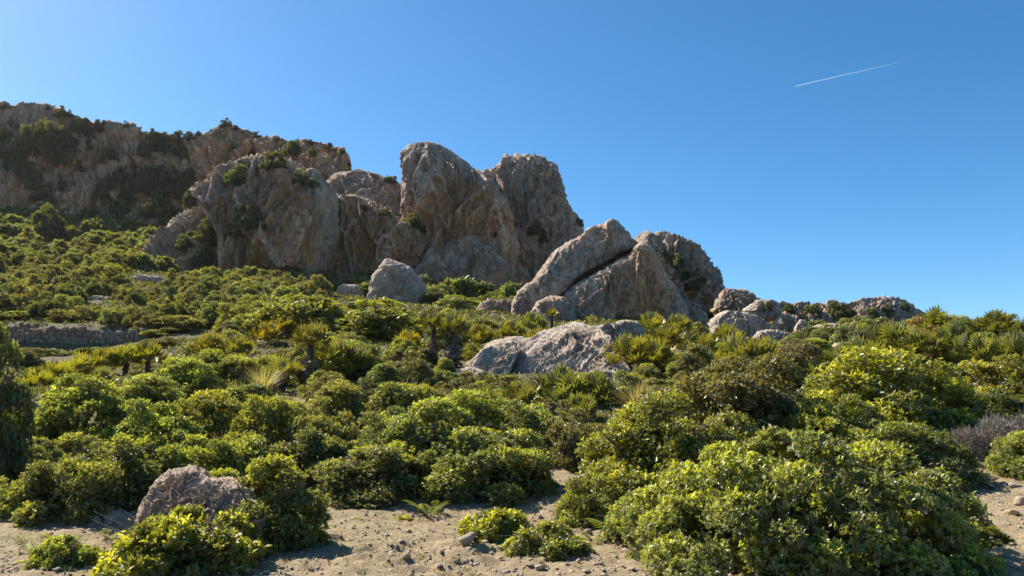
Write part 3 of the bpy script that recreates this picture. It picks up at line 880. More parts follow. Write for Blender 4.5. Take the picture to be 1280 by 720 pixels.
def make_protos(kind, lod, specs, mat, **kw):
    out = []
    for i, (w, h, ncl, cr, nros, per, ll, lw) in enumerate(specs):
        sd = abs(hash_str(kind + lod)) % 1000 + i * 17
        cm = crown_mesh('crown', sd, w, h, ncl, cr, nros, per, ll, lw, mat, **kw)
        sm = stems_mesh('stems', sd, w, h, 7 if lod == 'near' else 5, 0.028 if lod == 'near' else 0.035, 4 if lod == 'near' else 1) if lod in ('near', 'mid') else None
        out.append(Proto(cm, sm, w, h))
    return out

def hash_str(s):
    r = 7
    for ch in s:
        r = (r * 31 + ord(ch)) & 0xffff
    return r

NEAR = [(1.9, 1.25, 48, .27, 8600, 7, .044, .021), (1.6, 1.3, 42, .25, 7800, 7, .042, .020), (2.2, 1.15, 58, .26, 9600, 7, .044, .021)]
SMALL = [(0.8, .5, 26, .12, 1900, 7, .038, .018), (0.95, .45, 30, .11, 2200, 7, .038, .018)]
MID = [(2.4, 1.6, 46, .33, 4800, 6, .066, .032), (2.0, 1.7, 40, .32, 4400, 6, .066, .032), (2.9, 1.5, 56, .34, 5600, 6, .066, .032), (2.3, 1.3, 46, .29, 4400, 6, .064, .031)]
FAR = [(2.6, 1.7, 34, .38, 1300, 5, .13, .065), (2.2, 1.7, 30, .36, 1150, 5, .125, .062), (3.0, 1.5, 40, .38, 1450, 5, .13, .065)]
VFAR = [(3.2, 2.0, 22, .62, 330, 5, .34, .18), (2.8, 2.2, 20, .6, 300, 5, .34, .18)]
P = {
    ('mastic', 'near'): make_protos('mastic', 'near', NEAR, M_LEAF, young=0.75),
    ('mastic', 'small'): make_protos('mastic', 'small', SMALL, M_LEAF, young=0.9, fill=0.3),
    ('mastic', 'mid'): make_protos('mastic', 'mid', MID, M_LEAF, young=0.75),
    ('mastic', 'far'): make_protos('mastic', 'far', FAR, M_LEAF, young=0.45),
    ('mastic', 'vfar'): make_protos('mastic', 'vfar', VFAR, M_LEAF, young=0.3),
    ('olive', 'mid'): make_protos('olive', 'mid', MID[:3], M_OLIVE, young=0.6),
    ('olive', 'far'): make_protos('olive', 'far', FAR, M_OLIVE, young=0.45),
}
for pr in P[('mastic', 'small')]:
    pr.stems = stems_mesh('stems', 77, pr.w, pr.h, 6, 0.014, 4)

CLEAR = []     # px0, px1, row0, row1, depth: sight lines the filling shrubs leave open
PLANTS = []    # x, y, radius of everything planted so far
_pick = random.Random(3)

def plant(name, proto, loc, w, h, label, cat, group=None, tint=(1, 1, 1), sink=0.05, with_stems=True):
    root = link(name, None, None, (loc[0], loc[1], loc[2] - sink))
    sx = w / proto.w
    s = (sx, sx * _pick.uniform(.9, 1.1), (h + sink) / proto.h)
    rz = _pick.uniform(0, 6.283)
    c_ = link('crown', proto.crown, root, (0, 0, 0), (0, 0, rz), s)
    c_.color = (*tint, 1)
    if proto.stems and with_stems:
        link('stems', proto.stems, root, (0, 0, 0), (0, 0, rz), s)
    tag(root, label, cat, group)
    PLANTS.append((loc[0], loc[1], w / 2))
    return root

def bush(px, top, wpx, d, label, kind='mastic', tint=(1, 1, 1), lod=None, name='mastic_bush', group=None, hmin=0.3):
    """a bush whose crown tops out on row `top` and is wpx wide at depth d"""
    CLEAR.append((px - wpx * .38, px + wpx * .38, top, top + wpx * .32, d))
    X, _ = slope(px, top)
    x = float(X) * d
    z = g1(x, d)
    w = wpx * d / F * 1.08
    h = max(hmin, zrow(top, d) - z)
    lod = lod or ('near' if d < 14.2 else 'mid' if d < 36 else 'far')
    if kind == 'olive' and lod == 'near':
        lod = 'mid'
    pr = P[(kind, lod)]
    best = min(pr, key=lambda p_: abs(math.log((w / h) / (p_.w / p_.h))) + _pick.uniform(0, .5))
    return plant(name, best, (x, d, z), w, h, label, 'bush', group, tint)

Y1, Y2 = (1.06, 1.08, .8), (1.18, 1.14, .75)     # yellower plants
D1 = (.72, .78, .8)                             # darker plants
O1 = (1.0, .96, .9)

# unique large bushes close by
hero = Proto(crown_mesh('crown', 901, 4.1, 1.2, 170, .25, 25000, 7, .050, .024, M_LEAF, young=0.8, fill=.3), stems_mesh('stems', 901, 4.1, 1.2, 14, .03, 5), 4.1, 1.2)
x = float(slope(988, 600)[0]) * 8.4
plant('mastic_bush', hero, (x, 8.4, g1(x, 8.4)), 3.6, 1.12, 'widest mastic bush, filling the lower right corner', 'bush')
big = Proto(crown_mesh('crown', 902, 2.9, 1.7, 105, .27, 16000, 7, .048, .023, M_LEAF, young=0.8, fill=.3), stems_mesh('stems', 902, 2.9, 1.7, 10, .035, 5), 2.9, 1.7)
x = float(slope(838, 600)[0]) * 11.6
plant('mastic_bush', big, (x, 11.6, g1(x, 11.6)), 2.9, 1.62, 'tall bright mastic bush behind the widest lower right bush', 'bush', tint=Y1)

for a in [
    # px, top, width, depth, label, kind, tint
    (235, 630, 185, 7.9, 'sparse twiggy bush in front of the foreground boulder', 'mastic', Y2, 'small'),
    (345, 572, 120, 8.9, 'rounded bush hugging the right side of the foreground boulder', 'mastic', Y1),
    (282, 588, 90, 9.6, 'bright bush rising directly behind the foreground boulder', 'mastic', Y1),
    (125, 536, 180, 11.0, 'big dark bodied bush left of the foreground boulder', 'mastic', (1, 1, 1)),
    (40, 590, 110, 10.9, 'grey green bush in the lower left corner by the dark tree', 'mastic', O1),
    (225, 540, 130, 12.0, 'bright topped bush straight above the foreground boulder', 'mastic', Y1),
    (315, 535, 110, 12.6, 'dense bush up the slope right of the foreground boulder', 'mastic', Y1),
    (465, 552, 145, 12.3, 'bush bordering the gravel left of centre', 'mastic', (1, 1, 1)),
    (385, 530, 105, 12.9, 'dark bush between the boulder bush and the gravel edge', 'mastic', D1),
    (605, 530, 165, 13.0, 'large clumpy bush bordering the gravel at centre', 'mastic', (1, 1, 1)),
    (545, 500, 120, 13.6, 'bush behind the gravel edge bushes at centre left', 'mastic', (1, 1, 1)),
    (658, 555, 80, 13.2, 'dark bush at the right end of the gravel edge row', 'mastic', D1),
    (745, 588, 95, 10.6, 'low bush on the left skirt of the tall bright bush', 'mastic', Y1),
    (800, 640, 90, 9.6, 'low bush between the gravel path and the widest bush', 'mastic', (1, 1, 1), 'small'),
    (620, 628, 78, 9.2, 'left of the two small bushes standing on the gravel', 'mastic', Y2, 'small'),
    (684, 650, 92, 8.5, 'right of the two small bushes standing on the gravel', 'mastic', (1.1, 1.08, .9), 'small'),
    (1130, 532, 175, 14.6, 'bush behind the row of stones at right', 'mastic', D1),
    (1274, 542, 86, 15.1, 'bush at the right edge above the bare ground', 'mastic', Y1),
    (1200, 655, 84, 9.0, 'low bush at the right foot of the widest bush', 'mastic', Y1, 'small'),
    (78, 698, 70, 7.9, 'tiny shrub at the bottom edge near the lower left corner', 'mastic', Y1, 'small'),
    (-8, 408, 95, 12.4, 'tall dark tree like bush cut by the left edge', 'mastic', (.7, .75, .75), 'near'),  # dark tint stands for the bush's shaded side
    # second row
    (425, 474, 78, 17.2, 'upright rounded bush right of the pale grass', 'mastic', O1),
    (340, 500, 100, 15.0, 'bush below the pale grass tufts at left', 'mastic', Y1),
    (262, 492, 115, 16.6, 'light bush in the left middle of the thicket', 'mastic', Y2),
    (192, 505, 120, 15.2, 'spreading bush above the big left bush', 'mastic', Y1),
    (105, 474, 130, 16.0, 'mounded bush left below the yellow palms', 'mastic', Y1),
    (35, 545, 90, 13.4, 'bush tucked beside the dark left tree', 'mastic', D1),
    (505, 478, 90, 17.4, 'bush below the dark hollow right of the big left palm', 'mastic', (1, 1, 1)),
    (590, 492, 110, 17.0, 'bush just under the left tip of the pale outcrop', 'mastic', Y1),
    (655, 500, 90, 16.4, 'bush under the middle of the pale outcrop', 'mastic', (1, 1, 1)),
    (718, 514, 82, 15.0, 'round olive bush below the dark palms', 'olive', (1.1, 1.05, .8)),
    (480, 515, 95, 14.4, 'bush in the middle of the central thicket', 'mastic', (1, 1, 1)),
    (905, 448, 190, 17.4, 'wide olive green bush right of centre below the palms', 'olive', (1.05, 1.0, .8)),
    (965, 470, 100, 16.6, 'olive bush on the right shoulder of the wide olive bush', 'olive', D1),
    (1105, 442, 200, 18.5, 'broad bright topped bush under the right palms', 'mastic', Y2),
    (1035, 500, 110, 15.6, 'bright bush on the left flank of the broad right bush', 'mastic', Y2),
    (1248, 446, 125, 20.0, 'bright bush at the right edge under the palms', 'mastic', Y2),
    (985, 432, 105, 23.5, 'olive bush left below the right palms', 'olive', O1),
    (1040, 455, 70, 20.5, 'small olive bush by the sunken grey boulder', 'olive', (1, 1, .8)),
    (1160, 398, 80, 27.0, 'brown tinged bush on the right skyline among palms', 'olive', (1.5, 1.1, .8)),
    (235, 450, 90, 23.0, 'green bush below the yellow palm strip', 'mastic', Y1),
    (185, 470, 100, 20.5, 'bright bush under the yellow palm strip', 'mastic', Y1),
    (440, 428, 110, 27.0, 'dark mound right of the big left palm', 'mastic', D1),
    (505, 440, 70, 25.5, 'olive bush left of the palm trunks', 'olive', (1, 1, 1)),
    (480, 455, 60, 23.5, 'dark bush in the hollow behind the central thicket', 'mastic', D1),
    (400, 367, 150, 43.0, 'broad green mound below the buttress', 'mastic', Y1),
    (470, 378, 120, 41.0, 'long green mound in front of the pyramid boulder', 'mastic', Y1),
    (345, 385, 90, 44.0, 'green bush left of the broad mound', 'mastic', Y1),
    (575, 368, 60, 64.0, 'round green bush right of the pyramid boulder', 'mastic', (1, 1, 1)),
    (545, 358, 40, 74.0, 'dark bush touching the right foot of the pyramid boulder', 'mastic', D1),
    (57, 373, 46, 50.0, 'dark rounded bush on top of the stone wall', 'mastic', D1),
    (20, 388, 60, 49.0, 'green bush on the terrace at the left edge', 'mastic', Y1),
    (172, 365, 36, 53.0, 'dark upright shrub by the end of the stone wall', 'mastic', D1),
    (95, 385, 60, 49.0, 'light bush on the terrace behind the wall', 'olive', (1.1, 1.05, .8)),
    (230, 395, 90, 48.0, 'grey green bush right of the stone wall end', 'olive', (1.05, 1.05, .9)),
    (548, 462, 44, 25.5, 'dark bush in front of the slimmer trunked palm', 'mastic', D1),
    (578, 466, 40, 25.0, 'small bush at the left tip of the outcrop', 'olive', (1, 1, .9)),
    (600, 398, 44, 46.0, 'green bush under the flat topped boulder', 'mastic', (1, 1, 1)),
    (192, 411, 46, 45.5, 'low bush just past the right end of the stone wall', 'mastic', Y1),
    (218, 407, 44, 46.5, 'bush up right of the stone wall end', 'olive', (1, 1, .9)),
    (172, 438, 56, 38.5, 'olive bush below the right end of the stone wall', 'olive', O1),
    (20, 442, 60, 38.5, 'bush at the foot of the stone wall by the left edge', 'mastic', (1, 1, 1)),
    (530, 436, 40, 30.8, 'small dark bush behind the slimmer trunked palm', 'mastic', D1),
    (505, 425, 46, 32.5, 'green bush left behind the trunked palms', 'mastic', Y1),
    (556, 448, 30, 29.0, 'little bush between the feet of the trunked palms', 'mastic', (1, 1, 1)),
    (640, 484, 60, 23.5, 'low bush hugging the foot of the outcrop', 'mastic', D1),
    (590, 480, 50, 23.5, 'bushy tuft below the left end of the outcrop', 'olive', (1, 1, .9)),
    (520, 452, 60, 27.5, 'low olive bush at the feet of the two trunked palms', 'olive', (1, 1, .9)),
    (590, 432, 44, 33.0, 'yellowish bush between the trunked palms and the outcrop', 'mastic', Y2),
    (205, 428, 50, 40.0, 'olive bush at the right end of the stone wall', 'olive', O1),
    (60, 436, 60, 39.0, 'dark bush in front of the stone wall at its foot', 'mastic', D1),
    (120, 434, 50, 40.0, 'second dark bush in front of the stone wall', 'mastic', D1),
    (500, 395, 60, 46.0, 'green bush below the pyramid boulder', 'mastic', Y1),
    (870, 432, 60, 22.5, 'olive bush at the left shoulder of the wide olive bush', 'olive', (1, 1, .9)),
    (30, 435, 50, 33.0, 'bush at the left end of the yellow palm strip', 'olive', O1),
]:
    bush(*a)

# ------------------------------------------------------------------ fan palms
def fan_frond(name, seed, n=15, r=0.42, pet=0.45, span=4.3, mat=None, droop=0.12):
    """a pleated fan of pointed leaflets on a stalk; grows along +X from the origin"""
    rs = np.random.RandomState(seed)
    hub = np.array([pet, 0, 0.0])
    an = np.linspace(-span / 2, span / 2, n) + rs.uniform(-.04, .04, n)
    dirs = np.stack([np.cos(an) * .72, np.sin(an), np.cos(an) * .55 + .22 + 0.08 * rs.normal(size=n)], 1)
    ln = r * (0.72 + 0.28 * np.cos(an * 0.6)) * rs.uniform(.88, 1.08, n)
    V, T = [], []
    for i in range(n):
        d = unit(dirs[i])
        sd = unit(np.cross(d, [0, 0, 1.0]))
        up = np.array([0, 0, 1.0])
        L = ln[i]
        w = 0.035 * r / 0.42
        b0 = hub
        m = hub + d * L * .55
        tip = hub + d * L - up * (droop * L * rs.uniform(.4, 1.6))
        k = len(V)
        V += [b0, m + sd * w + up * w * .5, m, m - sd * w + up * w * .5, tip]
        T += [[k, k + 1, k + 2], [k, k + 2, k + 3], [k + 1, k + 4, k + 2], [k + 2, k + 4, k + 3]]
    V, T = np.array(V), np.array(T)
    pv, pq = tubes([(np.array([[0, 0, 0], [pet * .5, 0, .02], [pet, 0, 0]]), np.array([.012, .009, .007]))], 4)
    pt = np.concatenate([pq[:, [0, 1, 2]], pq[:, [0, 2, 3]]]) + len(V)
    tone = np.concatenate([np.repeat(rs.rand(n), 5), np.full(len(pv), .5)])
    yv = np.concatenate([np.tile([0.1, .3, .3, .3, .9], n) * rs.uniform(.5, 1, n * 5), np.full(len(pv), .4)])
    return np.concatenate([V, pv]), np.concatenate([T, pt]), tone, yv

FR = [fan_frond('frond', s, 13 + s % 3, .40 + .03 * (s % 2), .48, 4.0, None, .06) for s in range(3)]
FROND = [mesh_np('frond', v, t_, M_PALM, {'tone': a_, 'young': b_}) for v, t_, a_, b_ in FR]
DF = [fan_frond('dead_frond', 20 + s, 12, .40, .4, 2.6, None, .35) for s in range(2)]
DEADF = [mesh_np('dead_frond', v, t_, M_DEADPALM, {'tone': a_, 'young': b_ * .5}) for v, t_, a_, b_ in DF]

def frond_matrix(rs, k, n, up_lo=-0.15, up_hi=1.3):
    az = k * 2.399963 + rs.uniform(-.25, .25)
    el = up_hi + (up_lo - up_hi) * ((k + .5) / n) ** 0.8 + rs.uniform(-.12, .12)
    return Matrix.Rotation(az, 4, 'Z') @ Matrix.Rotation(-el, 4, 'Y') @ Matrix.Rotation(rs.uniform(-.5, .5), 4, 'X')

def palm_far_mesh(seed, n=26, dead=8, size=1.0):
    rs = np.random.RandomState(seed)
    V, T, A, B, off = [], [], [], [], 0
    for k in range(n):
        v, t_, a_, b_ = FR[k % 3]
        M = np.array(frond_matrix(rs, k, n))
        V.append(v * rs.uniform(.85, 1.1) @ M[:3, :3].T)
        T.append(t_ + off)
        A.append(a_)
        B.append(b_)
        off += len(v)
    return mesh_np('fronds', np.concatenate(V), np.concatenate(T), M_PALM, {'tone': np.concatenate(A), 'young': np.concatenate(B)})
PALMFAR = [palm_far_mesh(s) for s in (1, 2, 3)]

def trunk_mesh(h, r, seed):
    rs = np.random.RandomState(seed)
    n = max(8, int(h / .06))
    z = np.linspace(-.15, h, n)
    pts = np.stack([.04 * np.sin(z * 2 + seed), .04 * np.cos(z * 1.7 + seed), z], 1)
    v, q = tubes([(pts, r * (0.85 + .25 * z / max(h, .3)) * rs.uniform(.9, 1.12, n))], 10)
    # old leaf bases
    V, T, off = [v], [], len(v)
    tri = np.concatenate([q[:, [0, 1, 2]], q[:, [0, 2, 3]]])
    for k in range(int(h * 110)):
        a = k * 2.4
        zz = (k + .5) / int(h * 110) * h
        o = np.array([math.cos(a), math.sin(a), 0])
        t_ = np.array([-math.sin(a), math.cos(a), 0])
        b = np.array([.04 * math.sin(zz * 2 + seed), .04 * math.cos(zz * 1.7 + seed), zz]) + o * r * .85
        e = b + o * .07 + np.array([0, 0, .10 * rs.uniform(.6, 1.3)])
        V.append(np.array([b - t_ * .03, b + t_ * .03, e, b - np.array([0, 0, .05])]))
        T.append(np.array([[0, 1, 2], [1, 3, 2], [3, 0, 2]]) + off)
        off += 4
    return mesh_np('trunk', np.concatenate(V), np.concatenate([tri] + T), M_FIBRE)

def palm(px, top, wpx, d, label, trunk=0.0, tint=(1, 1, 1), n=26, dead=0, group='fan palms on the slope', seed=None):
    """a dwarf fan palm with its highest fronds near row `top`"""
    CLEAR.append((px - wpx * .4, px + wpx * .4, top, top + wpx * (.7 if trunk > .6 else .5), d))
    X, _ = slope(px, top)
    x = float(X) * d
    zg = g1(x, d)
    w = wpx * d / F
    size = w / 1.55
    zt = zrow(top, d)
    crown_h = 0.80 * size
    th = max(0.08, zt - zg - crown_h) if not trunk else max(trunk, zt - zg - crown_h)
    zb = min(zg, zt - crown_h - th)
    tint = (tint[0] * .80, tint[1] * .85, tint[2])
    seed = seed if seed is not None else int(px * 7 + top)
    rs = np.random.RandomState(seed)
    root = link('fan_palm', None, None, (x, d, zb))
    tag(root, label, 'palm', group)
    if th > 0.25:
        link('trunk', trunk_mesh(th, .085, seed % 97), root)
    n = int(n * .8)
    near = d < 31
    top_v = Vector((.04 * math.sin(th * 2 + seed % 97), .04 * math.cos(th * 1.7 + seed % 97), th)) if th > .25 else Vector((0, 0, th))
    if near:
        for k in range(n):
            m = Matrix.Translation(top_v) @ frond_matrix(rs, k, n, .0 if trunk > .6 else -.15) @ Matrix.Scale(size * rs.uniform(.82, 1.12), 4)
            o = link('frond', FROND[k % 3], root)
            o.matrix_local = m
            o.color = (*tint, 1)
    else:
        o = link('fronds', PALMFAR[seed % 3], root, top_v, (0, 0, rs.uniform(0, 6)), (size,) * 3)
        o.color = (*tint, 1)
        tag(o, kind='stuff')
    for k in range(dead * 2 if trunk > .6 else dead):
        az = k * 2.4 + rs.uniform(-.3, .3)
        m = Matrix.Translation(top_v - Vector((0, 0, rs.uniform(0, .12 if trunk < .6 else th * .55)))) @ Matrix.Rotation(az, 4, 'Z') @ Matrix.Rotation(rs.uniform(1.0, 1.45), 4, 'Y') @ Matrix.Scale(size * rs.uniform(.8, 1.1), 4)
        o = link('dead_frond', DEADF[k % 2], root)
        o.matrix_local = m
    PLANTS.append((x, d, w * .4))
    return root

YP = (1.5, 1.42, .65)
GP = (.95, 1.0, .95)
for a in [
    (388, 400, 62, 24.5, 'big left palm with a bare upright trunk and drooping fronds', .9, (1.1, 1, .8), 30, 14),
    (418, 420, 84, 25.5, 'bushy palm with a thick skirt of dead leaves right of the trunked left palm', .5, (1.05, 1, .8), 34, 16),
    (352, 445, 62, 24.0, 'low palm with lit fronds left of the big left palm', 0, (1.1, 1.05, .8), 28, 2),
    (445, 432, 60, 26.0, 'palm on the right side of the dead skirted palm', 0, GP, 26, 4),
    (188, 424, 56, 32.0, 'tallest yellow palm at the right end of the yellow strip', 0, YP),
    (160, 428, 54, 31.6, 'yellow palm second from the right end of the strip', 0, YP),
    (132, 432, 54, 31.2, 'yellow palm in the middle of the strip under the wall', 0, YP),
    (104, 440, 54, 30.2, 'yellow palm left of the middle of the strip', 0, YP, 26),
    (74, 448, 56, 29.4, 'low yellow palm towards the left of the strip', 0, YP, 26),
    (48, 458, 56, 28.6, 'lowest yellow palm at the left end of the strip', 0, YP, 26),
    (128, 455, 44, 26.5, 'small greener palm below the yellow strip', 0, GP, 22),
    (265, 412, 58, 34.0, 'yellow tipped palm right of the wall end', .3, (1.35, 1.15, .6)),
    (298, 415, 50, 33.5, 'dark stemmed palm beside the yellow tipped palm', .3, (1.1, 1.05, .7)),
    (335, 400, 50, 38.0, 'orange tinged palm below the broad green mound', 0, (1.5, 1.1, .5)),
    (358, 392, 40, 40.0, 'small palm above the trunked left palm', 0, (1.2, 1.05, .6)),
    (543, 391, 40, 30.5, 'slimmer left one of the two trunked palms by the outcrop', 1.3, (1.0, .98, .7), 32, 9),
    (568, 390, 54, 30.0, 'thicker right one of the two trunked palms by the outcrop', 1.4, (1.0, .98, .7), 36, 12),
    (512, 410, 52, 35.0, 'orange leaved palm left of the trunked pair', 0, (1.5, 1.1, .5)),
    (600, 402, 50, 38.0, 'palm right behind the trunked pair', 0, (1.2, 1.08, .65)),
    (640, 398, 50, 39.0, 'palm below the flat topped boulder', 0, (1.1, 1.08, .7)),
    (665, 388, 48, 42.0, 'dark palm left below the split crag', 0, GP),
    (690, 384, 22, 44.0, 'tiny palm on the block at the left foot of the split crag', .6, (1.3, 1.1, .6)),
    (672, 408, 50, 33.0, 'low yellowish palm right above the pale outcrop', 0, (1.3, 1.15, .6)),
    (712, 402, 30, 33.0, 'little orange palm tuft on the crest of the outcrop', 0, (1.6, 1.05, .5)),
    (702, 455, 84, 22.4, 'dark palm in front of the pale outcrop', 0, GP, 34, 4),
    (748, 465, 74, 22.8, 'palm in front of the right end of the outcrop', 0, GP, 32, 4),
    (725, 490, 60, 20.0, 'low dark palm below the outcrop palms', 0, GP, 26),
    (645, 470, 66, 21.6, 'spiky palm under the middle of the outcrop', 0, (1.05, 1.05, .85), 28),
    (612, 480, 54, 20.6, 'small palm under the left half of the outcrop', 0, GP, 24),
    (785, 416, 76, 27.2, 'left half of the yellow green palm thicket right of the outcrop', 0, (1.25, 1.15, .65), 34, 4),
    (820, 420, 66, 26.6, 'right half of the yellow green palm thicket right of the outcrop', 0, (1.15, 1.1, .65), 30, 4),
    (815, 388, 52, 36.0, 'palm in front of the cave of the split crag', .3, (1.15, 1.05, .7)),
    (848, 390, 46, 36.0, 'palm at the right foot of the split crag', .3, (1.1, 1.05, .7)),
    (830, 404, 56, 31.5, 'palm between the crag palms and the yellow green thicket', 0, (1.25, 1.12, .6)),
    (872, 410, 56, 29.5, 'grey palm right of the yellow green thicket', 0, (1.05, 1, .8), 26, 6),
    (905, 402, 50, 32.0, 'palm below the low pale slab', 0, (1.1, 1.05, .7)),
    (925, 416, 92, 25.5, 'big palm with hanging dead leaves above the wide olive bush', .4, (1.15, 1.08, .7), 34, 16),
    (962, 420, 66, 25.5, 'palm at the right side of the big dead leaved palm', 0, (1.1, 1.05, .75), 28, 6),
    (885, 435, 60, 23.5, 'low palm at the left side of the big dead leaved palm', 0, (1.15, 1.1, .7), 26, 2),
    (1015, 445, 58, 22.4, 'pale palm at the left end of the right palm thicket', 0, (1.05, 1.05, .85), 28, 2),
    (1075, 418, 76, 23.5, 'spreading palm in the left part of the right palm thicket', 0, (1.0, 1.02, .85), 32, 4),
    (1110, 398, 70, 25.5, 'upright palm in the middle of the right palm thicket', .3, (.95, 1, .85), 32, 4),
    (1145, 408, 66, 24.5, 'palm with a pale dead leaf in the right palm thicket', .4, (1.0, 1.02, .85), 30, 8),
    (1190, 400, 70, 25.5, 'blue green palm right of the brown tinged bush', 0, (.85, .95, .95), 32, 4),
    (1166, 382, 62, 29.0, 'tallest skyline palm at right', .3, (.95, .95, .75), 34, 4),
    (1240, 386, 58, 29.5, 'skyline palm near the right edge', .3, (1.05, 1, .7), 32, 4),
    (1215, 415, 76, 23.5, 'palm below the skyline palms near the right edge', 0, (.9, .97, .9), 32, 4),
    (1262, 412, 80, 23.8, 'palm at the right edge of the palm thicket', 0, (.95, 1, .85), 32, 4),
    (1045, 432, 56, 22.8, 'small palm above the broad right bush', 0, (1.05, 1.05, .8), 26, 2),
    (1290, 392, 60, 28.5, 'skyline palm cut by the right edge', .3, (1, 1, .75), 30, 4),
]:
    palm(*a)

# ------------------------------------------------------------------ smaller plants
def grass_mesh(seed, n, h, spread, bend=.6, width=.006):
    rs = np.random.RandomState(seed)
    az = rs.uniform(0, 6.283, n)
    r0 = spread * np.sqrt(rs.rand(n))
    base = np.stack([np.cos(az) * r0 * .4, np.sin(az) * r0 * .4, np.full(n, -.03)], 1)
    o = np.stack([np.cos(az), np.sin(az), 0 * az], 1)
    hh = h * rs.uniform(.55, 1.1, n)
    bb = bend * rs.uniform(.3, 1.2, n)
    side = np.stack([-np.sin(az), np.cos(az), 0 * az], 1)
    V = []
    for k, tt in enumerate((0, .5, 1)):
        c_ = base + o * (bb * hh * tt ** 2)[:, None] + np.array([0, 0, 1.0]) * (hh * (tt - .25 * bb * tt ** 3))[:, None]
        ww = width * (1, .8, .15)[k]
        V += [c_ - side * ww, c_ + side * ww]
    V = np.stack(V, 1).reshape(-1, 3)
    i = np.arange(n) * 6
    Q = np.concatenate([np.stack([i, i + 1, i + 3, i + 2], 1), np.stack([i + 2, i + 3, i + 5, i + 4], 1)])
    return mesh_np('blades', V, Q, M_GRASS, {'tone': np.repeat(rs.rand(n), 6), 'young': np.repeat(rs.rand(n) * .6, 6)})
GRASS = [grass_mesh(1, 260, .75, .3, .7, .009), grass_mesh(2, 240, .65, .3, .9, .009)]

def grass(px, base, d, size, label, tint=(1, 1, 1)):
    x = float(slope(px, base)[0]) * d
    o = link('grass_tuft', GRASS[int(px) % 2], None, (x, d, g1(x, d)), (0, 0, px), (size,) * 3)
    o.color = (*tint, 1)
    tag(o, label, 'grass', 'pale grass tufts')
for a in [(300, 480, 20.0, 1.25, 'pale grass tuft left of the low lit palm'), (330, 470, 22.5, 1.3, 'silvery grass tuft under the low lit palm'), (352, 492, 18.0, 1.3, 'arching pale grass between the left bushes', ),
          (375, 492, 18.4, 1.3, 'dry white grass beside the upright rounded bush'), (310, 455, 24.5, 1.2, 'grey grass below the dark stemmed palm'), (545, 478, 21.5, 1.2, 'pale grass at the left tip of the outcrop'),
          (795, 480, 20.5, 1.6, 'tall pale grass right of the outcrop palms'), (806, 470, 22.0, 1.2, 'grass tuft below the yellow green palm thicket'), (505, 462, 23.0, 1.3, 'tall green grass left of the outcrop'),
          (285, 520, 15.8, .9, 'short pale grass in the left thicket')]:
    grass(*a)

def dead_bush_mesh(seed):
    rs = np.random.RandomState(seed)
    n = 5200
    q = unit(rs.normal(size=(n, 3)))
    q[:, 2] = np.abs(q[:, 2])
    lump = 1 + .25 * perlin(q * 2.2 + seed)
    pos = q * np.array([.75, .65, .62]) * (lump * rs.rand(n) ** .25)[:, None] * .88
    dr = unit(q + rs.normal(size=(n, 3)) * .6)
    V, T = leaf_quads(pos, dr, unit(rs.normal(size=(n, 3))), rs.uniform(.08, .17, n), np.full(n, .012), 0.0)
    return mesh_np('twigs', V, T, M_DEADTWIG, {'tone': np.repeat(rs.rand(n), 4), 'young': np.repeat(rs.rand(n) * .5, 4)})
DB = [dead_bush_mesh(1), dead_bush_mesh(2)]
for px, base, d, s, lab in [(1205, 545, 16.2, .62, 'small grey leafless cushion shrub left of the larger one'), (1245, 545, 16.3, .85, 'larger grey leafless cushion shrub near the right edge'), (1174, 548, 16.0, .5, 'smallest grey leafless cushion shrub at the end of its row'),
                            (1284, 540, 16.6, .85, 'grey leafless cushion shrub cut by the right edge')]:
    x = float(slope(px, base)[0]) * d
    root = link('dead_shrub', None, None, (x, d, g1(x, d) - .03))
    link('twigs', DB[px % 2], root, (0, 0, 0), (0, 0, px), (s, s, s * 1.75))
    link('stems', P[('mastic', 'small')][0].stems, root, (0, 0, 0), (0, 0, px), (s, s, s))
    tag(root, lab, 'shrub', 'grey leafless shrubs')

def fern_mesh(seed, n=7, L=.42):
    rs = np.random.RandomState(seed)
    V, T, off = [], [], 0
    for k in range(n):
        az = k * 2.4 + rs.uniform(-.3, .3)
        o = np.array([math.cos(az), math.sin(az), 0])
        s_ = np.array([-math.sin(az), math.cos(az), 0])
        ll = L * rs.uniform(.7, 1.1)
        m = 13
        for j in range(m):
            tt = (j + 1.5) / (m + 1)
            c_ = o * ll * tt * .8 + np.array([0, 0, 1]) * ll * (tt * 1.0 - .55 * tt ** 2.2)
            pl = ll * .30 * math.sin(math.pi * min(1, tt * .85 + .12)) * (1.05 - .5 * tt)
            for sg in (-1, 1):
                d_ = unit(s_ * sg + o * .45 + np.array([0, 0, -.12]))
                v, t_ = leaf_quads(c_[None], d_[None], np.array([[0, 0, 1.0]]), [pl], [pl * .36], .1)
                V.append(v)
                T.append(t_ + off)
                off += 4
        tt = np.linspace(0, 1, 5)[:, None]
        pts = o * ll * tt * .8 + np.array([0, 0, 1]) * ll * (tt - .55 * tt ** 2.2) - np.array([0, 0, .03]) * (1 - tt)
        v, q = tubes([(pts, np.linspace(.006, .002, 5))], 3)
        V.append(v)
        T.append(np.concatenate([q[:, [0, 1, 2]], q[:, [0, 2, 3]]]) + off)
        off += len(v)
    V, T = np.concatenate(V), np.concatenate(T)
    return mesh_np('fern', V, T, M_FERN, {'tone': rs.rand(len(V)), 'young': rs.rand(len(V)) * .6})
FERN = [fern_mesh(3), fern_mesh(4, 5)]
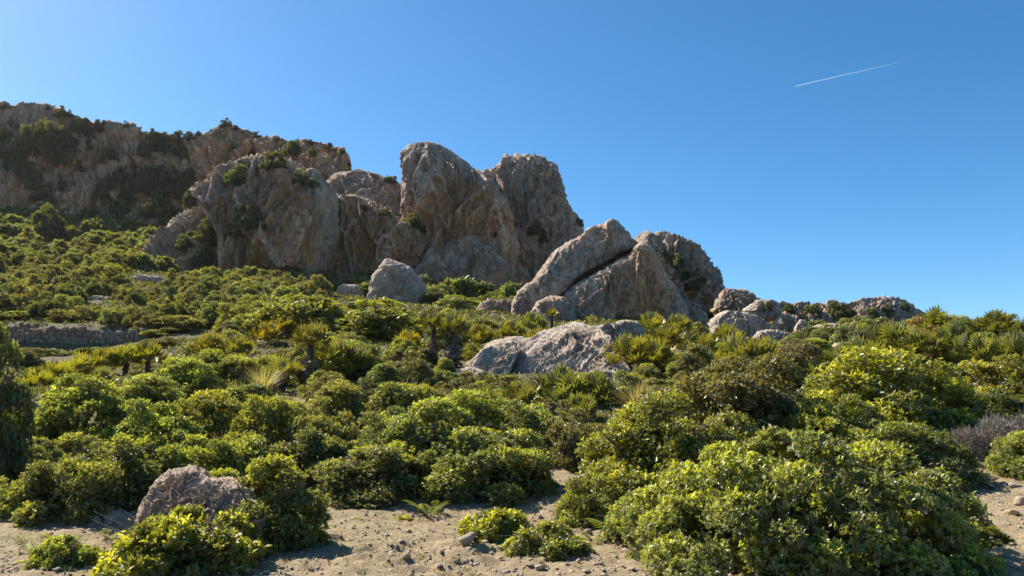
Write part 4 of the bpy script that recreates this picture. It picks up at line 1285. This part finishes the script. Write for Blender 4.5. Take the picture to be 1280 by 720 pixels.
for px, base, d, s, lab in [(45, 690, 8.5, 1.0, 'bright fern on the soil at lower left'), (78, 688, 8.6, .9, 'fern right of the bright lower left fern'), (140, 672, 9.3, .6, 'tiny fern by the shaded dark boulder'), (536, 625, 11.2, 1.1, 'fern frond poking out of the centre bush row'),
                            (392, 632, 9.4, .8, 'fern at the right edge of the boulder bush'), (770, 655, 9.4, 1.3, 'fern under the tall bright bush beside the gravel path'), (1206, 632, 10.6, .6, 'lone yellow fern on the bare ground at right'), (745, 665, 9.2, .7, 'low fern at the left foot of the low bush by the path')]:
    x = float(slope(px, base)[0]) * d
    o = link('fern', FERN[px % 2], None, (x, d, g1(x, d)), (0, 0, px * .7), (s,) * 3)
    o.color = (1, 1, 1, 1)
    tag(o, lab, 'fern', 'small ferns')
for px, base, d, s, lab in [(445, 647, 10.7, .5, 'left yellow green ground plant at the gravel edge'), (502, 640, 10.9, .75, 'right yellow green ground plant at the gravel edge'), (28, 700, 7.9, .5, 'small weed at the lower left corner'), (112, 690, 8.4, .45, 'small weed between the tiny shrub and the foreground boulder'),
                            (60, 672, 9.4, .5, 'weed in front of the lower left bush'), (425, 690, 8.5, .3, 'tiny weed on the open gravel left of centre'), (1232, 668, 9.9, .45, 'weed on the bare ground right of the widest bush'), (1240, 620, 12.6, .4, 'weed below the row of stones')]:
    x = float(slope(px, base)[0]) * d
    o = link('ground_plant', P[('mastic', 'small')][1].crown, None, (x, d, g1(x, d) - .02), (0, 0, px), (s * .55, s * .45, s * .28))
    o.color = (1.6, 1.35, .6, 1)
    tag(o, lab, 'plant', 'yellow green ground plants')

# ------------------------------------------------------------------ loose stones
def stone_me(seed, flat=.6):
    rs = np.random.RandomState(seed)
    import bmesh
    bm = bmesh.new()
    bmesh.ops.create_icosphere(bm, subdivisions=2, radius=1.0)
    v = np.array([q.co[:] for q in bm.verts])
    f = np.array([[q.index for q in g_.verts] for g_ in bm.faces])
    bm.free()
    for _ in range(9):       # flat broken faces
        n = unit(rs.normal(size=3))
        k = rs.uniform(.3, .7)
        dd = v @ n - k
        v = v - np.maximum(dd, 0)[:, None] * n
    v = v + .05 * unit(v) * fbm(v * 2.5 + seed, 3)[:, None]
    v[:, 2] *= flat
    return mesh_np('stone', v, f, M_STONE, {'stain': np.full(len(v), rs.uniform(0, .5))})
STONES = [stone_me(s, fl) for s, fl in ((11, .75), (12, .8), (13, .6), (14, .85))]
for i, (px, py, d, s, lab) in enumerate([
        (583, 689, 8.6, .17, 'angular brown stone lying on the gravel left of the small bushes'),
        (510, 704, 7.95, .065, 'small grey stone on the gravel in front of the angular one'),
        (509, 657, 10.0, .05, 'pale pebble sized stone in the middle of the gravel'),
        (674, 639, 11.0, .055, 'dark stone on the gravel path behind the small bushes'),
        (676, 714, 7.7, .07, 'stone at the bottom edge below the small bushes'),
        (738, 662, 9.6, .07, 'stone beside the low bush skirting the path'),
        (388, 709, 7.75, .06, 'grey stone on the gravel at the bottom edge left of centre'),
        (1275, 634, 12.0, .12, 'flat stone on the bare ground at the right edge'),
        (1265, 655, 11.0, .12, 'wide flat stone below the right edge stone'),
        (1182, 607, 14.1, .13, 'leftmost stone of the row on the right'), (1200, 605, 14.2, .15, 'flat stone second in the row on the right'), (1224, 602, 14.35, .18, 'biggest whitish stone in the row on the right'),
        (1238, 606, 14.0, .13, 'low stone just right of the biggest in the row'), (1255, 605, 14.2, .11, 'small stone near the right end of the row'), (1270, 606, 14.0, .14, 'last stone of the row before the right edge'),
        (1210, 610, 13.8, .10, 'small stone in front of the row on the right'), (1192, 611, 13.8, .09, 'tiny stone in front of the left end of the row')]):
    x = float(slope(px, py)[0]) * d
    zr = float(soil_relief(np.array([[x, d, 0.0]]))[0]) if d < 18 else 0
    o = link('stone', STONES[i % 4], None, (x, d, g1(x, d) + zr + s * .28), (0, 0, i * 1.3), (s * 1.15, s, s))
    tag(o, lab, 'stone', 'loose stones on the gravel')

rs = np.random.RandomState(12)
ico = STONES[0]
sv = np.zeros(len(ico.vertices) * 3, np.float32)
oct_v = np.array([[1, 0, 0], [0, 1, 0], [-1, 0, 0], [0, -1, 0], [0, 0, 1], [0, 0, -1], [.7, .7, .45], [-.7, .6, .5], [-.6, -.7, .45], [.65, -.7, .5]], float)
oct_f = np.array([[0, 6, 4], [6, 1, 4], [1, 7, 4], [7, 2, 4], [2, 8, 4], [8, 3, 4], [3, 9, 4], [9, 0, 4], [0, 1, 6], [1, 2, 7], [2, 3, 8], [3, 0, 9]])
NP = 22000
d_ = 6.8 + 8.4 * rs.rand(NP) ** 1.5
u_ = rs.uniform(-.72, .72, NP)
xx = u_ * d_
sz = 0.005 + 0.030 * rs.rand(NP) ** 7 + 0.008 * rs.rand(NP)
patch = perlin(np.stack([xx * .9, d_ * .9, 0 * xx], 1))
keep = (patch > -.15) | (rs.rand(NP) < .4)
xx, d_, sz = xx[keep], d_[keep], sz[keep]
n = len(xx)
an = rs.uniform(0, 6.283, n)
sc3 = sz[:, None] * np.stack([rs.uniform(.8, 1.5, n), rs.uniform(.7, 1.1, n), rs.uniform(.4, .8, n)], 1)
vv = oct_v[None] * rs.uniform(.75, 1.15, (n, 10, 1)) * sc3[:, None]
ca, sa = np.cos(an)[:, None], np.sin(an)[:, None]
vv = np.stack([vv[..., 0] * ca - vv[..., 1] * sa, vv[..., 0] * sa + vv[..., 1] * ca, vv[..., 2]], -1)
pn = np.stack([xx, d_, 0 * xx], 1)
gzz = gz(xx, d_) + soil_relief(pn)
vv = vv + np.stack([xx, d_, gzz + sz * .15], 1)[:, None]
ff = (oct_f[None] + (np.arange(n) * 10)[:, None, None]).reshape(-1, 3)
gravel = link('gravel', mesh_np('gravel', vv.reshape(-1, 3), ff, M_STONE, {'stain': np.repeat(rs.rand(n) * .6, 10)}))
tag(gravel, 'small pale stones scattered over the bare ground', 'gravel', kind='stuff')

# ------------------------------------------------------------------ shrubs filling the slope
_fp = []
for v, f in ROCKS[2:]:
    q = v[::25]
    _fp.append(q[q[:, 2] < gz(q[:, 0], q[:, 1]) + 1.2])
_fp = np.concatenate(_fp)

def blocked(x, y, r):
    return bool((((_fp[:, 0] - x) ** 2 + (_fp[:, 1] - y) ** 2) < (.35 * r + .1) ** 2).any())

rs = np.random.RandomState(99)
zones = [  # px0, px1, d0, d1, count, wmin, wmax
    (-60, 700, 13.6, 26, 60, 1.5, 2.8), (690, 1340, 15.5, 30, 40, 1.3, 2.3), (-60, 560, 24, 44, 70, 1.4, 2.6), (540, 1340, 27, 50, 70, 1.1, 2.2),
    (-70, 240, 46.8, 80, 95, 1.4, 3.0), (230, 560, 44, 98, 110, 1.4, 3.0), (-80, 300, 80, 106, 90, 1.8, 3.4), (-80, 270, 104, 131, 150, 2.4, 4.4), (540, 900, 50, 105, 60, 1.4, 2.6), (880, 1330, 50, 92, 70, 1.4, 2.8), (300, 680, 84, 112, 110, 2.2, 3.8), (640, 730, 62, 84, 16, 1.8, 3.0), (-60, 250, 46.8, 53, 34, 1.2, 2.0), (170, 430, 36, 50, 34, 1.3, 2.2), (490, 640, 23, 31, 26, .6, 1.1)]
CLEAR += [(935, 1010, 545, 580, 15.6), (-40, 178, 398, 428, 45), (462, 548, 322, 388, 75), (648, 862, 270, 402, 56), (556, 776, 408, 464, 27.5), (880, 1152, 350, 402, 90), (888, 1010, 372, 414, 40), (1038, 1075, 424, 446, 28.5),
          (160, 206, 341, 356, 77), (106, 150, 369, 382, 59), (48, 90, 278, 298, 114), (597, 648, 372, 394, 59), (786, 900, 285, 372, 86), (215, 550, 180, 335, 100), (418, 460, 348, 372, 83),
          (455, 495, 404, 420, 37), (20, 52, 498, 530, 16.5), (280, 400, 455, 500, 17), (780, 815, 450, 490, 20), (1160, 1290, 498, 540, 17), (735, 805, 402, 420, 33)]
MARKS = [('pyramid boulder', 505, 360), ('stone wall', 90, 422), ('orange buttress', 320, 320), ('tall tower', 575, 340), ('split crag', 755, 345), ('pale outcrop', 665, 455), ('knobbly hump', 850, 335), ('low right ridge', 1040, 390),
         ('tilted boulder', 950, 390), ('sunken grey boulder', 1056, 438), ('tallest skyline palm', 1166, 395), ('two trunked palms', 557, 425), ('big left palm', 390, 430), ('yellow palm strip', 120, 440), ('foreground boulder', 240, 625),
         ('widest bush', 1010, 640), ('tall bright bush', 835, 560), ('broad bright bush at right', 1118, 480), ('wide olive bush', 905, 490), ('broad green mound', 400, 385), ('flat grey rock', 183, 350), ('pale rock sheet', 128, 377),
         ('pinkish shaded outcrop', 68, 290), ('upright rounded bush', 425, 500), ('yellow green palm thicket', 800, 435), ('dark left tree', 5, 480), ('pale grass', 350, 485), ('round olive bush', 718, 545), ('grey cushion shrubs', 1230, 520),
         ('yellow tipped palm', 275, 425), ('flat topped boulder', 622, 388), ('shaded gully', 200, 270), ('big dead leaved palm', 925, 430), ('left cliff foot', 20, 300)]

def where(px, py):
    nm, mx, my = min(MARKS, key=lambda m: math.hypot(m[1] - px, (m[2] - py) * 1.5))
    dx, dy = px - mx, (py - my) * 1.4
    far_ = math.hypot(dx, dy)
    a = math.degrees(math.atan2(-dy, dx)) % 360
    rel = ['right of', 'up right of', 'above', 'up left of', 'left of', 'down left of', 'below', 'down right of'][int((a + 22.5) // 45) % 8]
    return ('just ' if far_ < 28 else 'well ' if far_ > 75 else '') + rel + ' the ' + nm

USED = set()

def single_out(text, px, py):
    if text in USED:
        ms = sorted(MARKS, key=lambda m: math.hypot(m[1] - px, (m[2] - py) * 1.5))
        for m in ms[1:5]:
            if text + ', towards the ' + m[0] not in USED and len((text + ', towards the ' + m[0]).split()) <= 16:
                text = text + ', towards the ' + m[0]
                break
    USED.add(text)
    return text

def row_of(z, d):
    bb = (z - CAMZ) / d
    return 360 - F * (bb * CT - ST) / (CT + bb * ST)

FILL = []
for zi, (p0, p1, d0, d1, cnt, w0, w1_) in enumerate(zones):
    tries, done = 0, 0
    while done < cnt and tries < cnt * 40:
        tries += 1
        d = math.exp(rs.uniform(math.log(d0), math.log(d1)))
        x = (rs.uniform(p0, p1) - 640) / F * d
        w = rs.uniform(w0, w1_)
        px = 640 + x / d * F
        if zi < 2 and (930 < px < 1010 and 14.5 < d < 17.5 or px > 1150 and d < 15.8):
            continue
        if blocked(x, d, w / (2 if d < 84 else 12)):
            continue
        if any((x - a) ** 2 + (d - b) ** 2 < (.42 * (w / 2 + r) if zi > 1 else .55 * (w / 2 + r)) ** 2 * (1.6 if zi < 2 else 1.1 if zi in (7, 10) else 1.9) for a, b, r in PLANTS):
            continue
        z = g1(x, d)
        h = w * rs.uniform(.5, .82) * (.8 if zi in (1, 3, 8) else 1)
        hw = w / 2 * F / d
        r0, r1 = row_of(z + h, d), row_of(z, d)
        if any(px + hw > a and px - hw < b and r0 < r1_ - 2 and r1 > r0_ and d < dd for a, b, r0_, r1_, dd in CLEAR):
            continue
        if r0 > 735 or r0 > 640 and d < 14:
            continue
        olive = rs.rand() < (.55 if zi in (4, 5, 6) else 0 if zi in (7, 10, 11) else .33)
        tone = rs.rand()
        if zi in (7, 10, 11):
            tone = .76 + .2 * tone  # cliff-foot shade put into these shrubs' colour: always the dark tint
        PLANTS.append((x, d, w / 2))
        FILL.append((hw, x, d, z, w, h, olive, tone, px, (r0 + r1) / 2, rs.randint(12)))
        done += 1
FILL.sort(key=lambda q: -q[0])
left = {True: 285, False: 285}
rest = []
for hw, x, d, z, w, h, olive, tone, px, py, ri in FILL:
    lod = 'mid' if d < 34 else 'far' if d < 84 or olive else 'vfar'
    pr = P[('olive' if olive else 'mastic', lod)]
    pr = pr[ri % len(pr)]
    if left[olive] <= 0:
        rest.append((pr, x, d, z, w, h))
        continue
    left[olive] -= 1
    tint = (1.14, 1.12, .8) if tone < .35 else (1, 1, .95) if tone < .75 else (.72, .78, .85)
    col_ = 'olive green' if olive else 'yellow green' if tone < .35 else 'mid green' if tone < .75 else 'dark green'
    sz_ = 'big ' if w > 2.4 else 'small ' if w < 1.6 else ''
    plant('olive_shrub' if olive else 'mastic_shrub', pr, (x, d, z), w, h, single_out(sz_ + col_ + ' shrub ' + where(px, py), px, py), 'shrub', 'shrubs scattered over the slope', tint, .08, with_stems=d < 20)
if rest:
    VV, TT, TO, YO, off = [], [], [], [], 0
    for pr, x, d, z, w, h in rest:
        me = pr.crown
        nv = len(me.vertices)
        co = np.zeros(nv * 3, np.float32)
        me.vertices.foreach_get('co', co)
        fi = np.zeros(len(me.loops), np.int32)
        me.loops.foreach_get('vertex_index', fi)
        ta, ya = np.zeros(nv, np.float32), np.zeros(nv, np.float32)
        me.attributes['tone'].data.foreach_get('value', ta)
        me.attributes['young'].data.foreach_get('value', ya)
        co = co.reshape(-1, 3) * [w / pr.w, w / pr.w, h / pr.h]
        VV.append(co + [x, d, z - .08])
        TT.append(fi.reshape(-1, 3) + off)
        TO.append(ta)
        YO.append(ya)
        off += nv
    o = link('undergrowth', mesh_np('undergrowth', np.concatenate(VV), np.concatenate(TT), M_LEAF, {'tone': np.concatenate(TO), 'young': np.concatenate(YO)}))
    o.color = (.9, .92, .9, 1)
    tag(o, 'mass of small far shrubs that runs together on the upper slope', 'undergrowth', kind='stuff')

# low ground cover between the shrubs
NG = 70000
d_ = np.exp(rs.uniform(math.log(15.0), math.log(128), NG))
u_ = rs.uniform(-.74, .74, NG)
xx = u_ * d_
pxg = 640 + u_ * F
bare = ((pxg > 930) & (pxg < 1010) & (d_ < 18)) | ((pxg > 1140) & (d_ < 15.6))
cov = fbm(np.stack([xx * .12, d_ * .12, 0 * xx], 1), 3)
keep = (~bare) & (cov > -.35) & ~((d_ > 44) & (d_ < 46.6) & (pxg < 185))
xx, d_ = xx[keep], d_[keep]
n = len(xx)
per = 4
size = np.clip(.0042 * d_, .09, .42)
base = np.stack([xx, d_, gz(xx, d_) - .01], 1)
az = rs.uniform(0, 6.283, (n, per))
el = rs.uniform(.35, 1.3, (n, per))
dl = np.stack([np.cos(az) * np.cos(el), np.sin(az) * np.cos(el), np.sin(el)], -1)
nl = unit(np.stack([-np.cos(az) * np.sin(el), -np.sin(az) * np.sin(el), np.cos(el)], -1) + .2 * rs.normal(size=(n, per, 3)))
ps = base[:, None] + rs.normal(size=(n, per, 3)) * (size * .5)[:, None, None] * np.array([1, 1, 0.0])
ss = np.repeat(size, per) * rs.uniform(.6, 1.3, n * per)
V, T = leaf_quads(ps.reshape(-1, 3), dl.reshape(-1, 3), nl.reshape(-1, 3), ss, ss * .45)
cover = link('ground_cover', mesh_np('ground_cover', V, T, M_COVER, {'tone': np.repeat(np.repeat(rs.rand(n), per), 4), 'young': np.repeat(np.repeat(rs.rand(n) ** 3, per), 4)}))
cover.color = (1, 1, 1, 1)
tag(cover, 'low green ground cover between the shrubs on the slope', 'ground cover', kind='stuff')

# ------------------------------------------------------------------ shrubs growing on the cliffs
allv, allf, off = [], [], 0
for v, f in ROCKS:
    allv.append(v)
    allf.append(f + off)
    off += len(v)
bvh = BVHTree.FromPolygons(np.concatenate(allv).tolist(), np.concatenate(allf).tolist())

PLACED = {}

def on_rock(px, py):
    X, Z = slope(px, py)
    dv = Vector((float(X), 1.0, float(Z))).normalized()
    hit, nrm, _, _ = bvh.ray_cast(Vector((0, 0, CAMZ)), dv, 400)
    return hit

def ledge_shrub(px, py, wpx, label, group, asp=.6, tint=(.55, .6, .62), kind='mastic'):  # tint darkens the crowns, painting in the shade of the rock faces
    h_ = on_rock(px, py)
    if h_ is None:
        for dy in (4, 8, 12, 16):
            h_ = on_rock(px, py + dy)
            if h_ is not None:
                break
    if h_ is None:
        return
    if label in USED:
        for extra in (', upper one', ', lower one', ', left one', ', right one', ', middle one'):
            prev = PLACED.get(label)
            good = {', upper one': py < prev[1] - 4, ', lower one': py > prev[1] + 4, ', left one': px < prev[0] - 4, ', right one': px > prev[0] + 4, ', middle one': True}[extra]
            if good and label + extra not in USED and len((label + extra).split()) <= 16:
                label = label + extra
                break
    USED.add(label)
    PLACED.setdefault(label, (px, py))
    w = wpx * h_.y / F
    pr = P[(kind, 'far')]
    plant('cliff_shrub', pr[int(px) % len(pr)], (h_.x, h_.y, h_.z), w, w * asp, label, 'shrub', group, tint, w * .25, False)

def crest_place(px):
    for lim, s_ in ((35, 'at its far left end'), (65, 'under its highest rim'), (95, 'right of its highest rim'), (125, 'left of its middle'), (160, 'at its middle'), (200, 'left of the crest trees'), (240, 'under the crest trees'),
                    (300, 'near its pointed rise'), (370, 'above the buttress'), (500, 'at its right end')):
        if px < lim:
            return s_
for px, py, w in [(8, 134, 15), (60, 136, 11), (75, 142, 20), (86, 144, 14), (107, 148, 12), (122, 150, 12), (130, 150, 10), (158, 154, 14), (192, 160, 22), (205, 162, 22), (220, 162, 24), (236, 164, 18), (248, 160, 10),
                  (282, 156, 18), (296, 162, 10), (318, 170, 10), (348, 174, 8), (364, 176, 9), (388, 178, 10), (412, 184, 14), (428, 192, 16), (436, 206, 8)]:
    ledge_shrub(px, py, w * .78, ('big ' if w > 17 else 'small ' if w < 11 else '') + 'dark shrub on the crest of the left cliff, ' + crest_place(px), 'shrubs on the crest of the left cliff', .6, (.62, .64, .6), 'olive')
for px, py, w in [(15, 180, 46), (40, 178, 40), (30, 200, 40), (60, 180, 44), (80, 190, 40), (70, 172, 36), (88, 172, 24), (98, 158, 24), (110, 165, 18), (30, 215, 36), (45, 225, 34), (55, 240, 30), (20, 205, 30), (115, 182, 18), (135, 190, 20), (128, 200, 14), (142, 195, 14),
                  (125, 160, 16), (180, 188, 20), (205, 180, 28), (222, 184, 30), (190, 175, 22), (170, 212, 30), (190, 222, 36), (210, 228, 34), (225, 238, 30), (200, 245, 34), (180, 232, 26), (150, 222, 24), (138, 228, 20), (125, 240, 28), (160, 240, 22), (235, 222, 22),
                  (75, 232, 18), (100, 210, 12), (240, 250, 26), (215, 262, 34), (185, 262, 30), (150, 268, 34), (110, 275, 34), (20, 275, 40), (60, 280, 40), (290, 185, 12), (315, 190, 10), (365, 185, 22), (390, 192, 12), (350, 205, 12), (230, 195, 14)]:
    ledge_shrub(px, py + w * .2, w, ('big ' if w > 32 else 'small ' if w < 19 else '') + 'dark shrub ' + ('high' if py < 185 else 'low' if py > 235 else 'halfway') + ' on the left cliff, ' + crest_place(px), 'shrubs on the face of the left cliff', .75, (.5, .55, .6))  # shade of the left cliff face is in this tint
for px, py, w, lab in [(343, 205, 32, 'rounded green shrub capping the buttress'), (298, 226, 34, 'dark flat shrub on the upper left ledge of the buttress'), (375, 226, 24, 'shrub on the right shoulder of the buttress'), (392, 232, 18, 'small shrub at the joint of buttress and dome'),
                       (310, 278, 40, 'large dark shrub in the middle of the buttress face'), (292, 292, 22, 'dark shrub left of the buttress face shrub'), (258, 295, 30, 'shrub on the lower left flank of the buttress'), (235, 305, 28, 'shrub at the left foot of the buttress'), (260, 325, 40, 'dark shrub at the base of the buttress'),
                       (285, 228, 16, 'tiny shrub on the left rim of the buttress'), (490, 227, 14, 'shrub in the notch between dome and tall tower'), (483, 226, 10, 'tiny shrub on the rim of the grey dome'), (515, 280, 26, 'dark shrub on the sloping ledge below the tall tower'), (530, 292, 20, 'lower dark shrub on the sloping ledge'),
                       (482, 268, 16, 'shrub above the orange lower wall'), (455, 262, 14, 'small shrub on top of the orange lower wall'), (670, 288, 22, 'dark shrub on the flank of the blunt tower'), (680, 300, 14, 'lower dark shrub on the flank of the blunt tower'), (620, 295, 10, 'tiny shrub on the orange face of the tall tower'),
                       (724, 280, 12, 'tiny shrub at the right edge of the blunt tower'), (845, 330, 24, 'dark shrub on the knobbly hump'), (868, 355, 34, 'dark shrub in the hollow of the knobbly hump'), (830, 318, 10, 'tiny shrub near the top of the knobbly hump')]:
    ledge_shrub(px, py, w, lab, 'shrubs on the massif', .6, (.6, .64, .62))
for px, py, w in [(985, 388, 16), (1015, 392, 22), (1048, 392, 26), (1062, 398, 20), (1090, 394, 18), (1110, 392, 16), (960, 386, 12), (1130, 386, 14)]:
    ledge_shrub(px, py, w, ('big ' if w > 19 else '') + 'dark shrub on the face of the low right ridge, ' + ('left end' if px < 1000 else 'left of its middle' if px < 1040 else 'at its middle' if px < 1070 else 'right of its middle' if px < 1120 else 'right end'), 'shrubs on the low right ridge', .6)

# ------------------------------------------------------------------ vapour trail high above
A_, B_ = Vector(at(993, 108, 5000.0)), Vector(at(1140, 74, 5600.0))
npt = 40
tt = np.linspace(0, 1, npt)
pts = np.array(A_)[None] * (1 - tt[:, None]) + np.array(B_)[None] * tt[:, None]
pts = pts + 2.0 * np.stack([0 * tt, 0 * tt, fbm(np.stack([tt * 9, 0 * tt, 0 * tt], 1), 3)], 1)
v, q = tubes([(pts - np.array(A_), np.interp(tt, [0, .02, .5, 1], [1.0, 3.4, 4.2, 4.0]))], 8)
t = NT('vapour_trail')
fa = t.n('ShaderNodeAttribute', attribute_name='fade').outputs['Fac']
dfs = t.n('ShaderNodeBsdfDiffuse')
dfs.inputs['Color'].default_value = (.9, .9, .9, 1)
trl = t.n('ShaderNodeBsdfTranslucent')
trl.inputs['Color'].default_value = (.9, .9, .9, 1)
m1 = t.n('ShaderNodeMixShader', i_0=.5)
t.l(dfs.outputs[0], m1.inputs[1])
t.l(trl.outputs[0], m1.inputs[2])
tp = t.n('ShaderNodeBsdfTransparent')
m2 = t.n('ShaderNodeMixShader')
t.l(fa, m2.inputs[0])
t.l(tp.outputs[0], m2.inputs[1])
t.l(m1.outputs[0], m2.inputs[2])
t.l(m2.outputs[0], t.out.inputs['Surface'])
trail = link('vapour_trail', mesh_np('vapour_trail', v, q, t.m, {'fade': np.repeat(np.interp(tt, [0, .1, .6, 1], [.16, .14, .07, .0]), 8)}, True), None, A_)
trail.visible_shadow = True
tag(trail, 'thin white vapour trail in the blue sky at upper right', 'vapour trail')


# ------------------------------------------------------------------ sparse dry grass and litter on the bare ground
rs = np.random.RandomState(41)
NGR = 34000
d_ = 6.8 + 8.2 * rs.rand(NGR) ** 1.3
xx = rs.uniform(-.72, .72, NGR) * d_
pn = np.stack([xx, d_, 0 * xx], 1)
keep = fbm(pn * .8 + 60, 3) > rs.uniform(-.15, .5, NGR)
xx, d_, pn = xx[keep], d_[keep], pn[keep]
n = len(xx)
base = np.stack([xx, d_, gz(xx, d_) + soil_relief(pn) - .004], 1)
az = rs.uniform(0, 6.283, n)
el = np.where(rs.rand(n) < .55, rs.uniform(.0, .35, n), rs.uniform(.5, 1.4, n))
dl = np.stack([np.cos(az) * np.cos(el), np.sin(az) * np.cos(el), np.sin(el)], -1)
V, T = leaf_quads(base, dl, unit(rs.normal(size=(n, 3))), rs.uniform(.02, .07, n), rs.uniform(.003, .012, n))
o = link('dry_grass', mesh_np('dry_grass', V, T, M_GRASS, {'tone': np.repeat(rs.rand(n), 4), 'young': np.repeat(rs.rand(n) * .5, 4)}))
o.color = (.95, .85, .6, 1)
tag(o, 'sparse short dry grass and litter on the bare ground', 'grass', kind='stuff')


# ------------------------------------------------------------------ thin sunlit air in the valley
hz = np.array([[sx * 424.0, -84.0 if sy < 0 else 424.0, -3.0 if sz < 0 else 76.0] for sz in (-1, 1) for sx, sy in ((-1, -1), (1, -1), (1, 1), (-1, 1))])
t = NT('haze')
pv = t.n('ShaderNodeVolumePrincipled')
pv.inputs['Color'].default_value = (1.0, .97, .94, 1)
pv.inputs['Density'].default_value = 0.00006
pv.inputs['Anisotropy'].default_value = 0.55
t.l(pv.outputs[0], t.out.inputs['Volume'])
haze = link('haze', mesh_np('haze', hz, np.array([[3, 2, 1, 0], [4, 5, 6, 7], [0, 1, 5, 4], [1, 2, 6, 5], [2, 3, 7, 6], [3, 0, 4, 7]]), t.m))
tag(haze, kind='stuff')
